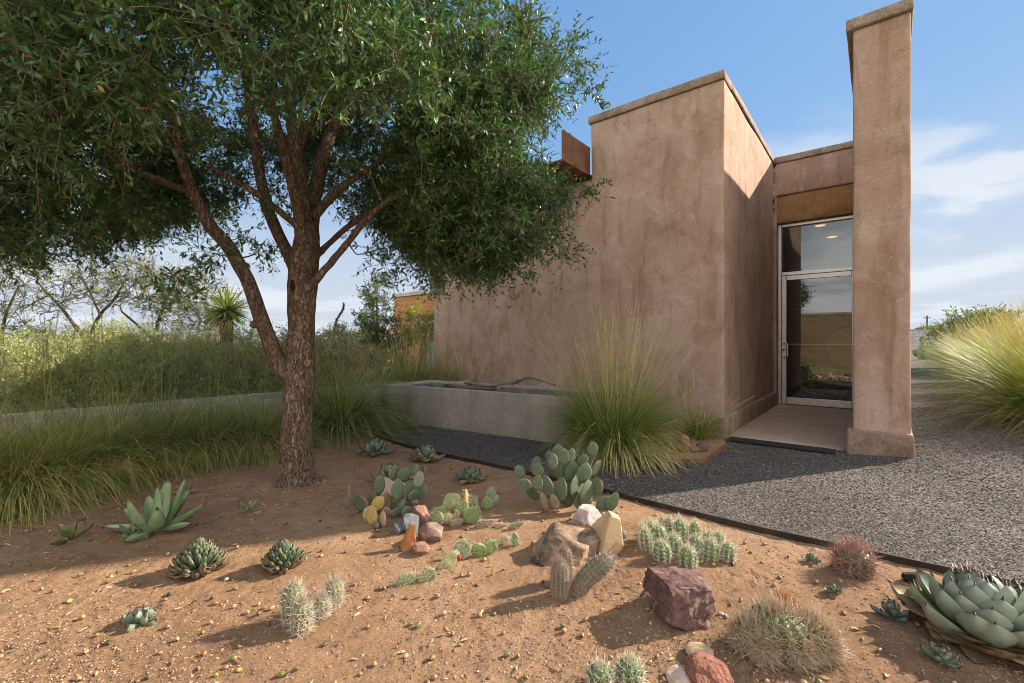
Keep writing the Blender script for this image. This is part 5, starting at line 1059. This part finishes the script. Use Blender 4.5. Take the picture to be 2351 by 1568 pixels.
# ---------- other trees and shrubs ----------
def sprays(mb_t, mb_l, nodes, nrad, CL, root, leaf, rng, r1=.0025, rk=.011, K=5, tlen=(.12, .3), ML=8, lc=((.1, .13, .04), (.2, .22, .08)), up=.2, sides=4, wig=.12):
    """grow branches to the cluster centres and hang small leaves on their twigs"""
    NX = [q for q in nodes]; NR = list(nrad); order = np.argsort(np.linalg.norm(CL-root, axis=1)); TB = []; TD = []
    for c in CL[order]:
        A = np.array(NX); d = np.linalg.norm(A-c, axis=1); back = np.maximum(0, np.linalg.norm(A-root, axis=1)-np.linalg.norm(c-root)); j = int(np.argmin(d+1.2*back)); a = A[j]; D = np.linalg.norm(c-a)+1e-6
        n = 5; t = np.linspace(0, 1, n+1)[:, None]; P = a+(c-a)*t+(np.array([0, 0, rng.uniform(-.1, .2)])*D+rng.normal(0, wig, 3)*D)*np.sin(t*math.pi)+rng.normal(0, wig*.35, (n+1, 3))*D*np.sin(t*math.pi)
        r0 = min(NR[j]*.75, r1+rk*D); rr = np.linspace(r0, r1, n+1); tube(mb_t, P, rr, sides, cap=False); NX += list(P[1:]); NR += list(np.maximum(rr[1:], r1)); TB.append(P[-1]); TD.append(P[-1]-P[-3])
    TB = np.array(TB); TD = unit(np.array(TD)); n = len(TB)*K; ti = np.repeat(np.arange(len(TB)), K); td = unit(TD[ti]*.7+rng.normal(0, .6, (n, 3))+np.array([0, 0, up])); tl = rng.uniform(*tlen, n); t0 = TB[ti]
    needles(mb_t, t0, td, tl, r1*.8, (1, 1, 1))
    if ML:
        li = np.repeat(np.arange(n), ML); m = len(li); s = rng.uniform(.1, 1.05, m); b = t0[li]+td[li]*(tl[li]*s)[:, None]+rng.normal(0, leaf*.2, (m, 3)); ax = unit(td[li]*.6+rng.normal(0, .8, (m, 3))); wv = unit(np.cross(ax, rng.normal(size=(m, 3)))); L = leaf*rng.uniform(.6, 1.3, m)[:, None]
        v = np.stack([b, b+ax*L*.5+wv*L*.17, b+ax*L, b+ax*L*.5-wv*L*.17], 1).reshape(-1, 3); tone = rng.uniform(0, 1, (m, 1)); c = np.array(lc[0])*(1-tone)+np.array(lc[1])*tone; c = c*rng.uniform(.7, 1.3, len(TB))[ti[li]][:, None]
        mb_l.add(v, np.arange(m*4).reshape(-1, 4), np.repeat(c, 4, 0))
def blob(rng, n, c, r, low=-1):
    out = []
    while len(out) < n:
        q = rng.normal(size=3); q = q/np.linalg.norm(q)*rng.uniform(.15, 1)**.45
        if q[2] >= low: out.append(np.array(c)+np.array(r)*q)
    return np.array(out)
def small_tree(name, label, cat, base, stems, blobs, leaf, lc, seed, group=None, trunk_mat='twig', ML=8, K=5, tlen=(.12, .3), r1=.003, rk=.011, leafmat='leaf', low=-1, wig=.12, up=.2):
    rng = np.random.RandomState(seed); t = thing(name, label, cat, base, 0, group); tm = MB(); nodes = []; rad = []
    for l in stems:
        p, r = smooth(np.array([q[:3] for q in l], float), np.array([q[3] for q in l])*(.46 if name == 'mesquite_tree' else 1), .08); p[1:] += .03*vfbm(p[1:]*2.5, seed, 2)*np.linspace(0, 1, len(p)-1)[:, None]; tube(tm, p, r, 8, wob=.004, seed=seed); nodes.append(p[len(p)//4:]); rad.append(r[len(p)//4:])
    tm.build('trunk', M[trunk_mat], t); bt = MB(); bl_ = MB()
    CLs = np.concatenate([blob(rng, n, c, r, low) for n, c, r in blobs]); sprays(bt, bl_, np.concatenate(nodes), np.concatenate(rad), CLs, np.array(stems[0][0][:3], float)*0, leaf, rng, r1=r1, rk=rk, K=K, tlen=tlen, ML=ML, lc=lc, wig=wig, up=up)
    bt.build('branches', M[trunk_mat], t)
    if bl_.n: bl_.build('crown', M[leafmat], t, False)
    return t
MES = ((.13, .155, .055), (.22, .25, .10)); M['mesquite_bark'] = m_mottle('dark_mesquite_bark', [(.05, .038, .028), (.09, .068, .05), (.14, .11, .085)], 9, .95, ((40, .5, .008),), .3)
mq = dict(trunk_mat='mesquite_bark', leaf=.05, lc=MES, ML=4, K=5, tlen=(.15, .38), r1=.006, rk=.013, wig=.16, up=.1)
mb_ = W(205, 800, 8.2); mb_[2] = 0
def rel(us, Y, b): return [tuple(W(u, v, Y+dy)-b)+(r,) for u, v, r, dy in us]
small_tree('mesquite_tree', 'sparse forked mesquite tree with bare grey limbs, left of the background', 'tree', mb_, [[(0, 0, 0, .10)]+rel([(206, 790, .09, 0), (180, 760, .07, 0), (150, 715, .055, 0), (115, 680, .04, .1), (90, 650, .03, .2)], 8.2, mb_), rel([(206, 790, .085, 0), (212, 755, .07, 0), (230, 720, .055, 0), (262, 690, .04, -.2), (290, 640, .025, -.3)], 8.2, mb_), rel([(230, 722, .05, 0), (210, 680, .04, .2), (190, 640, .03, .3)], 8.2, mb_)],
           [(50, W(130, 660, 8.2)-mb_, (.9, .8, .55)), (50, W(250, 650, 8.1)-mb_, (.8, .8, .6)), (30, W(190, 620, 8.3)-mb_, (.9, .8, .5))], seed=501, group='mesquite trees behind the shrubs', **mq)
mb_ = W(352, 800, 8.0); mb_[2] = 0
small_tree('mesquite_tree', 'sparse mesquite tree leaning right with fine drooping twigs, centre left background', 'tree', mb_, [[(0, 0, 0, .09)]+rel([(352, 780, .075, 0), (366, 730, .06, 0), (378, 690, .05, 0), (400, 650, .035, .1), (430, 610, .02, .2)], 8.0, mb_), rel([(352, 782, .07, 0), (310, 740, .045, -.1), (280, 715, .03, -.2)], 8.0, mb_), rel([(372, 712, .045, 0), (420, 680, .03, .2), (480, 660, .02, .3)], 8, mb_)],
           [(80, W(385, 660, 8)-mb_, (.75, .8, .5)), (60, W(470, 690, 8.1)-mb_, (.65, .8, .38)), (45, W(320, 660, 7.9)-mb_, (.6, .7, .5)), (40, W(440, 735, 8)-mb_, (.6, .7, .25))], seed=502, group='mesquite trees behind the shrubs', **mq)
mb_ = W(-20, 800, 7.6); mb_[2] = 0
small_tree('mesquite_tree', 'sparse mesquite tree cut by the left picture edge', 'tree', mb_, [[(0, 0, 0, .09), (.1, 0, .9, .07), (.2, 0, 1.5, .05), (.45, 0, 2.1, .03)], [(.1, 0, .9, .06), (-.3, .1, 1.6, .04), (-.5, 0, 2.2, .02)]], [(60, (.35, 0, 1.9), (.7, .7, .7)), (36, (-.3, 0, 1.9), (.6, .7, .7))], seed=503, group='mesquite trees behind the shrubs', **mq)
mb_ = W(480, 800, 9.5); mb_[2] = 0
small_tree('mesquite_tree', 'thin leafless mesquite tree directly left of the yucca', 'tree', mb_, [[(0, 0, 0, .07), (.0, 0, .7, .05), (.15, 0, 1.3, .03)], [(0, 0, .6, .04), (-.3, 0, 1.2, .02)]], [(70, (.0, 0, 1.45), (.75, .6, .5))], seed=504, group='mesquite trees behind the shrubs', **{**mq, 'ML': 2, 'K': 7})
# shrub belt behind the channel
OL = ((.22, .26, .085), (.43, .46, .21)); OB = ((.25, .22, .095), (.46, .39, .21))
sh = [(-3.9, 4.9, .85, 1.08, OL, 'pale olive shrub mass at the left edge behind the channel'), (-4.9, 5.9, 1.1, 1.2, OL, 'broad pale olive shrub, second from the left behind the channel'), (-3.35, 5.75, .95, 1.02, OL, 'yellow green twiggy shrub in the middle behind the channel'), (-3.6, 6.9, 1.1, 1.25, OL, 'pale twiggy shrub farther back, below the leaning mesquite'), (-2.45, 6.3, .85, 1.22, OB, 'brownish twiggy shrub below the yucca'), (-2.75, 7.3, 1.0, 1.42, OB, 'brown seeding shrub at the foot of the yucca'), (-5.9, 7.3, 1.3, 1.25, OL, 'pale shrub in the back row at the far left'), (-1.9, 7.0, .6, .95, OB, 'small brownish shrub just left of the oak trunk'), (-5.6, 4.9, .9, 1.15, OL, 'olive shrub cut by the left picture edge, beyond the channel'), (-4.5, 6.9, .95, 1.40, OB, 'brown seeding shrub hiding the yucca trunk'), (-7.6, 8.2, 1.5, 1.35, OL, 'wide pale shrub low beneath the mesquites'), (-6.0, 9.0, 1.3, 1.32, OL, 'pale shrub farthest back, below the leafless mesquite'), (-7.4, 6.4, 1.2, 1.25, OL, 'hindmost pale shrub cut by the left picture edge')]
for k, (x, y, r, h, lc, lb) in enumerate(sh):
    h *= [.92, 1.08, .9, 1.12, 1, .95, 1.1][k % 7]; nq = (x+4.29)*-.777+(y-3.79)*.63; sh_ = max(0, .62+.92*r-nq); x, y = x-.777*sh_, y+.63*sh_
    rng = np.random.RandomState(600+k); st = []
    for q in range(9):
        a = q*.7+rng.uniform(0, .4); st.append([(0.02*math.cos(a), .02*math.sin(a), 0, .012), (.3*r*math.cos(a), .3*r*math.sin(a), .35*h, .009), (.62*r*math.cos(a), .62*r*math.sin(a), .6*h, .005)])
    small_tree('olive_shrub', lb, 'shrub', (x, y, -.02), st, [(int(185*r*r+50), (0, 0, .48*h), (r, r, .50*h))], leaf=.034, lc=lc, seed=600+k, group='shrubs behind the channel', ML=15, K=9, tlen=(.14, .34), r1=.0022, rk=.006, up=.25, wig=.2)
# yucca
yb = W(520, 800, 7.6); yb[2] = 0
t = thing('yucca', 'spiky yucca with a round head of stiff yellow green leaves above the shrubs', 'yucca', yb)
hz = (W(520, 712, 7.6)-yb)[2]; q = MB(); tube(q, [(0, 0, 0), (.02, 0, .7), (0, 0, hz)], [.11, .10, .09], 12, wob=.02, seed=2); q.build('trunk', M['bark'], t)
R.seed(61); n = 190; az = R.uniform(0, 2*math.pi, n); el = np.arcsin(R.uniform(-.8, 1, n)); cyu = col_jit(n, (.24, .29, .085), .35); 
def blade_set(mb, c, az, el, L, Wd, col, curl): strips(mb, np.repeat(np.array([c]), len(az), 0), az, el, curl, L, Wd, col*.8, col*1.15, 4, 1, .05, wprof=lambda t: np.interp(t, [0, .3, .75, 1], [.7, 1, .55, .03]))
q = MB(); blade_set(q, (0, 0, hz), az, el, R.uniform(.36, .50, n), np.full(n, .036), cyu, R.uniform(-.15, .05, n)); q.build('leaf_head', M['leaf'], t)
q = MB(); n = 60; az = R.uniform(0, 2*math.pi, n); blade_set(q, (0, 0, hz-.08), az, R.uniform(-1.4, -.6, n), R.uniform(.25, .42, n), np.full(n, .034), col_jit(n, (.36, .24, .10), .3), R.uniform(-.3, 0, n)); q.build('dead_leaves', M['dry'], t)
# trees past the basin
OT = ((.05, .085, .03), (.12, .17, .065)); b = W(868, 800, 10.0); b[2] = 0
small_tree('young_oak', 'slender young oak with airy grey green crown before the brick building', 'tree', b, [[(0, 0, 0, .06), (.02, 0, .9, .05), (-.02, 0, 1.9, .025), (0, 0, 2.5, .01)]], [(70, (.02, 0, .85), (.62, .55, .45)), (60, (0, 0, 1.45), (.45, .45, .5)), (26, (-.03, 0, 2.15), (.25, .25, .42))], leaf=.065, lc=OT, seed=520, ML=11, K=6, tlen=(.12, .3), r1=.004)
b = W(962, 800, 12.2); b[2] = 0
small_tree('feathery_acacia', 'feathery yellow green young tree against the orange brick wall', 'tree', b, [[(0, 0, 0, .04), (.05, 0, .8, .03), (.02, 0, 1.7, .015)], [(.05, 0, .6, .025), (.35, 0, 1.5, .012)]], [(50, (-.05, 0, 1.55), (.35, .35, .6)), (36, (.4, 0, 1.3), (.3, .3, .7)), (16, (-.35, 0, 1.15), (.25, .25, .3))], leaf=.06, lc=((.20, .23, .03), (.36, .35, .05)), seed=521, ML=9, K=6, tlen=(.12, .3), r1=.004, up=.6)
b = W(785, 830, 11.5); b[2] = 0
small_tree('juniper', 'small blue green juniper left of the young oak', 'shrub', b, [[(0, 0, 0, .05), (0, 0, .8, .03), (0, 0, 1.4, .01)]], [(90, (0, 0, .65), (.42, .4, .55)), (40, (-.05, 0, 1.2), (.25, .25, .35))], leaf=.06, lc=((.05, .10, .075), (.10, .165, .12)), seed=522, ML=12, K=7, tlen=(.1, .25), r1=.004, up=.5)
b = W(740, 815, 14); b[2] = 0
small_tree('far_green_shrub', 'yellowish green shrub low on the horizon right of the oak trunk', 'shrub', b, [[(0, 0, 0, .05), (0, 0, .6, .03)]], [(80, (0, 0, .7), (.9, .6, .55))], leaf=.09, lc=((.13, .16, .05), (.22, .25, .08)), seed=523, ML=12, K=7, tlen=(.15, .35), r1=.006)
b = W(835, 815, 18); b[2] = 0
small_tree('far_green_shrub', 'dark shrub low behind the young oak near the far house', 'shrub', b, [[(0, 0, 0, .05), (0, 0, .8, .03)]], [(80, (0, 0, .85), (1.2, .7, .7))], leaf=.11, lc=((.07, .10, .035), (.14, .17, .06)), seed=524, ML=12, K=7, tlen=(.15, .4), r1=.006)
# dried sotol stalk
b = W(766, 840, 7.3); b[2] = 0; t = thing('dried_flower_stalk', 'tall dried flower stalk with dark curved seed head right of the oak', 'flower stalk', b)
sp_ = np.array([W(u, v, 7.3)-b for u, v in ((766, 860), (766, 800), (768, 760), (770, 742), (776, 728), (786, 715), (791, 704), (789, 698))]); sp_[0, 2] = 0
P, q_ = smooth(sp_, np.linspace(.014, .010, len(sp_)), .03); q = MB(); tube(q, P, q_, 6); q.build('stalk', M['twig'], t)
q = MB(); top_ = P[P[:, 2] > sp_[3, 2]-.05]; R.seed(9); A = np.repeat(top_, 26, 0)+R.normal(0, .006, (len(top_)*26, 3)); needles(q, A, unit(R.normal(size=A.shape)+[0, 0, .5]), R.uniform(.015, .035, len(A)), .007, (.06, .035, .03), (.11, .06, .05)); q.build('seed_head', M['spine'], t, False)
# right hand background
b = np.array([14.3, 14.0, .25])
small_tree('acacia_shrub', 'dark green leafy shrub rising behind the golden grasses', 'shrub', b, [[(0, 0, 0, .06), (.1, 0, .9, .04)]], [(90, (.0, 0, 1.0), (.9, .8, .62)), (50, (.4, 0, 1.35), (.7, .7, .45))], leaf=.10, lc=((.075, .125, .03), (.15, .21, .06)), seed=530, ML=12, K=7, tlen=(.2, .45), r1=.006)
for k, (x, y, h, r, lb) in enumerate([(49.0, 55, 1.5, 1.5, 'dark far tree left of the utility pole'), (53.2, 58, 2.35, 1.7, 'dark round far tree beside the utility pole'), (57.5, 58, 2.0, 2.2, 'low far tree right of the utility pole'), (63, 60, 2.2, 2.4, 'rightmost far tree beyond the block wall')]):
    small_tree('far_tree', lb, 'tree', (x, y, .5), [[(0, 0, 0, .12), (0, 0, h*.6, .08)]], [(60, (0, 0, h*.66), (r, r, h*.42))], leaf=.3, lc=((.05, .075, .035), (.10, .13, .06)), seed=540+k, group='far trees beyond the block wall', ML=10, K=6, tlen=(.3, .6), r1=.02)

# ---------- things lying on the ground ----------
def chips(name, P, size, cols, mat, seed, flat=.55, kind='stuff'):
    r_ = np.random.RandomState(seed); n = len(P); o = np.array([(1, 0, 0), (-1, 0, 0), (0, 1, 0), (0, -1, 0), (0, 0, 1), (0, 0, -1)], float)
    v = o[None]*np.stack([r_.uniform(.6, 1.3, n), r_.uniform(.5, 1., n), r_.uniform(.35, .8, n)*flat*1.4], 1)[:, None]+r_.normal(0, .16, (n, 6, 3)); v = v*size[:, None, None]
    a = r_.uniform(0, 6.283, n); b = r_.normal(0, .4, n); ca, sa, cb_, sb = np.cos(a), np.sin(a), np.cos(b), np.sin(b)
    x, y, z = v[..., 0], v[..., 1], v[..., 2]; y, z = y*cb_[:, None]-z*sb[:, None], y*sb[:, None]+z*cb_[:, None]; x, y = x*ca[:, None]-y*sa[:, None], x*sa[:, None]+y*ca[:, None]
    v = np.stack([x, y, z], -1)+P[:, None]; f = np.array([(0, 2, 4), (2, 1, 4), (1, 3, 4), (3, 0, 4), (2, 0, 5), (1, 2, 5), (3, 1, 5), (0, 3, 5)])
    mb = MB(); i = np.arange(n)[:, None, None]*6; c = np.asarray(cols, float)[r_.randint(0, len(cols), n)]*r_.uniform(.7, 1.25, (n, 1)); mb.add(v.reshape(-1, 3), (i+f[None]).reshape(-1, 3), np.repeat(c, 6, 0)); ob = mb.build(name, mat, None, False); ob['kind'] = kind; return ob
M['chip'] = m_attr('loose_stone', .9, .25, 60, .3)
def bed_scatter(n, seed, near=1.25, far=5.2, margin=.02):
    r_ = np.random.RandomState(seed); out = []
    while sum(map(len, out)) < n:
        y = np.exp(r_.uniform(math.log(near), math.log(far), n)); x = r_.uniform(-1.25, 1.25, n)*y; ok = (y < edge_y(x)-margin) & (x > -4.1) & (x < 3.2); out.append(np.stack([x, y], 1)[ok])
    return np.concatenate(out)[:n]
S = bed_scatter(75000, 1); z = bedz(S[:, 0], S[:, 1]); r_ = np.random.RandomState(2); dens = vnoise(np.stack([S[:, 0]*1.8, S[:, 1]*1.8, 0*z], 1), 3)+r_.uniform(-.9, .9, len(z)) > -.25; S, z = S[dens], z[dens]; sz = .0018+.0052*r_.uniform(0, 1, len(S))**2.6
chips('grit', np.concatenate([S, z[:, None]+sz[:, None]*.15], 1), sz, [(.33, .205, .12), (.38, .25, .155), (.36, .225, .13), (.35, .22, .13), (.30, .185, .11), (.30, .20, .13), (.16, .11, .08), (.10, .08, .07), (.42, .31, .21), (.25, .14, .08)], M['chip'], 3)
S = bed_scatter(520, 5); S = S[(S[:, 0] > -.2*S[:, 1])]; z = bedz(S[:, 0], S[:, 1]); sz = np.random.RandomState(6).uniform(.003, .008, len(S)); chips('pebbles', np.concatenate([S, z[:, None]+sz[:, None]*.2], 1), sz, [(.07, .065, .065), (.5, .42, .34), (.30, .22, .18), (.42, .36, .30), (.13, .11, .10)], M['chip'], 7, .7)
r_ = np.random.RandomState(8); n = 90000; y = np.exp(r_.uniform(math.log(1.6), math.log(7.5), n)); x = r_.uniform(-.5, 1.2, n)*y; a, s = local(x, y); ok = (y > edge_y(x)+.012) & ~((s > -.08) & (a > -6) & (a < 1.7)) & (a > -4.6); x, y = x[ok], y[ok]; sz = r_.uniform(.0024, .0062, len(x))*np.clip(y/2.6, .8, 1.5)
chips('loose_gravel', np.stack([x, y, pathz(x, y)+sz*.2], 1), sz, [(.048, .042, .039), (.07, .062, .058), (.10, .09, .084), (.034, .03, .028), (.14, .127, .117), (.23, .21, .19), (.088, .07, .058)], M['chip'], 9, .7)
# fallen leaves and straw
def litter(name, S, zf, L, cols, seed):
    r_ = np.random.RandomState(seed); mb = MB()
    for (x, y) in S:
        a = r_.uniform(0, 6.283); l = r_.uniform(*L); c = np.asarray(cols[r_.randint(len(cols))])*r_.uniform(.7, 1.2); q = np.array([(-.5, 0, .002), (-.15, .15, .006), (.2, .13, .006), (.5, 0, .002), (.2, -.13, .003), (-.15, -.15, .003)])*np.array([l, l, 1])
        m_ = rot(r_.normal(0, .2), r_.normal(0, .15), a); mb.add(q@m_.T+np.array([x, y, zf(x, y)+.002]), [(0, 1, 2, 3), (0, 3, 4, 5)], c)
    o = mb.build(name, M['dry'], None, False); o['kind'] = 'stuff'; return o
S = np.concatenate([bed_scatter(330, 11), np.random.RandomState(5).normal(size=(150, 2))*(.55, .4)+(-1.5, 3.45)]); S = S[S[:, 1] < edge_y(S[:, 0])-.02]; litter('fallen_leaves', S, soilz, (.02, .045), [(.42, .29, .15), (.30, .19, .10), (.36, .33, .17), (.22, .13, .07)], 12)
R.seed(14); S = np.concatenate([np.stack([(G(u, v)[0]+R.normal(0, .12, 14)), G(u, v)[1]+R.normal(0, .05, 14)], 1) for u, v in ((80, 1190), (170, 1165), (260, 1135), (360, 1110), (450, 1090), (560, 1070), (620, 1062), (30, 1205))])
S = np.concatenate([S, np.stack([R.uniform(1.55, 2.35, 40), R.uniform(4.45, 5.0, 40)], 1)]); mb = MB(); n = len(S)*2; S2 = np.repeat(S, 2, 0)+R.normal(0, .06, (n, 2)); strips(mb, np.concatenate([S2, np.array([soilz(x, y)+.012 for x, y in S2])[:, None]], 1), R.uniform(0, 6.28, n), R.uniform(-.02, .08, n), R.uniform(-.1, .05, n), R.uniform(.08, .3, n), np.full(n, .003), col_jit(n, (.50, .38, .18), .2), col_jit(n, (.50, .38, .18), .2), 3); o = mb.build('loose_straw', M['dry']); o['kind'] = 'stuff'
S = bed_scatter(26, 17, 1.4, 3.4); mb = MB()
for x, y in S:
    a = R.uniform(0, 6.28); L = R.uniform(.03, .10); P = np.array([(x+math.cos(a)*L*q+R.normal(0, .003), y+math.sin(a)*L*q+R.normal(0, .003), soilz(x, y)+.005) for q in (0, .35, .7, 1)]); tube(mb, P, [.0022, .002, .0018, .001], 5)
o = mb.build('twig_litter', M['twig']); o['kind'] = 'stuff'
q = MB(); g0 = gz(438, 1140); tube(q, np.array([(-.20, -.02, .012), (-.10, .0, .018), (-.02, .01, .02), (.03, .0, .035), (.05, .03, .04)])+np.array(g0), [.007, .009, .010, .009, .005], 7, wob=.003, seed=1); tag(q.build('fallen_stick', M['driftwood']), 'short grey fallen stick on shaded soil behind the green agave', 'stick')
# acorns, one object each
def acorn(c, capc):
    mb = MB(); n, m = 9, 10; t = np.linspace(0, 1, n); a = np.arange(m)*2*math.pi/m
    r = .0062*np.sin(np.pi*np.clip(t*.93+.05, 0, 1))**.6; z = -.008+.017*t; v = np.stack([r[:, None]*np.cos(a), r[:, None]*np.sin(a), z[:, None]+0*a[None]], -1); f = [(i*m+j, i*m+(j+1) % m, (i+1)*m+(j+1) % m, (i+1)*m+j) for i in range(n-1) for j in range(m)]
    cc = np.where((t < .42)[:, None], np.array([capc]), np.array([c])); v = v*np.where(t < .42, 1.12, 1)[:, None, None]*np.array([1, 1, 1]); mb.add(v.reshape(-1, 3), f, np.repeat(cc, m, 0)); return mb
M['acorn'] = m_attr('acorn_skin', .4, .15, 90, .1)
kinds = [('brown', acorn((.26, .13, .055), (.24, .16, .095))), ('green', acorn((.13, .17, .025), (.22, .16, .08))), ('yellow', acorn((.42, .36, .05), (.20, .14, .07))), ('tan', acorn((.44, .26, .12), (.30, .20, .12))), ('dark', acorn((.06, .05, .025), (.12, .085, .055)))]
lbls = {'brown': 'brown fallen acorn lying on the sandy bed', 'green': 'fresh green fallen acorn lying on the sandy bed', 'yellow': 'yellow fallen acorn lying on the sandy bed', 'tan': 'pale tan fallen acorn lying on the sandy bed', 'dark': 'dark dry fallen acorn lying on the sandy bed'}
protos = {}
S = bed_scatter(345, 21, 1.42, 4.0); r_ = np.random.RandomState(22)
S = S[(S[:, 0] < .75*S[:, 1]) | (r_.uniform(0, 1, len(S)) < .3)]
for (x, y) in S:
    kd = ['brown', 'tan', 'green', 'dark', 'yellow'][r_.choice(5, p=[.40, .28, .14, .12, .06])]
    if kd not in protos:
        o = dict(kinds)[kd].build('acorn', M['acorn']); protos[kd] = o
    else: o = protos[kd].copy(); COL.objects.link(o)
    s = r_.uniform(.95, 1.5); o.scale = (s, s, s); o.location = (x, y, soilz(x, y)+.0058*s); o.rotation_euler = (1.57+r_.normal(0, .25), r_.normal(0, .3), r_.uniform(0, 6.28)); tag(o, lbls[kd], 'acorn', kd+' acorns fallen on the bed')
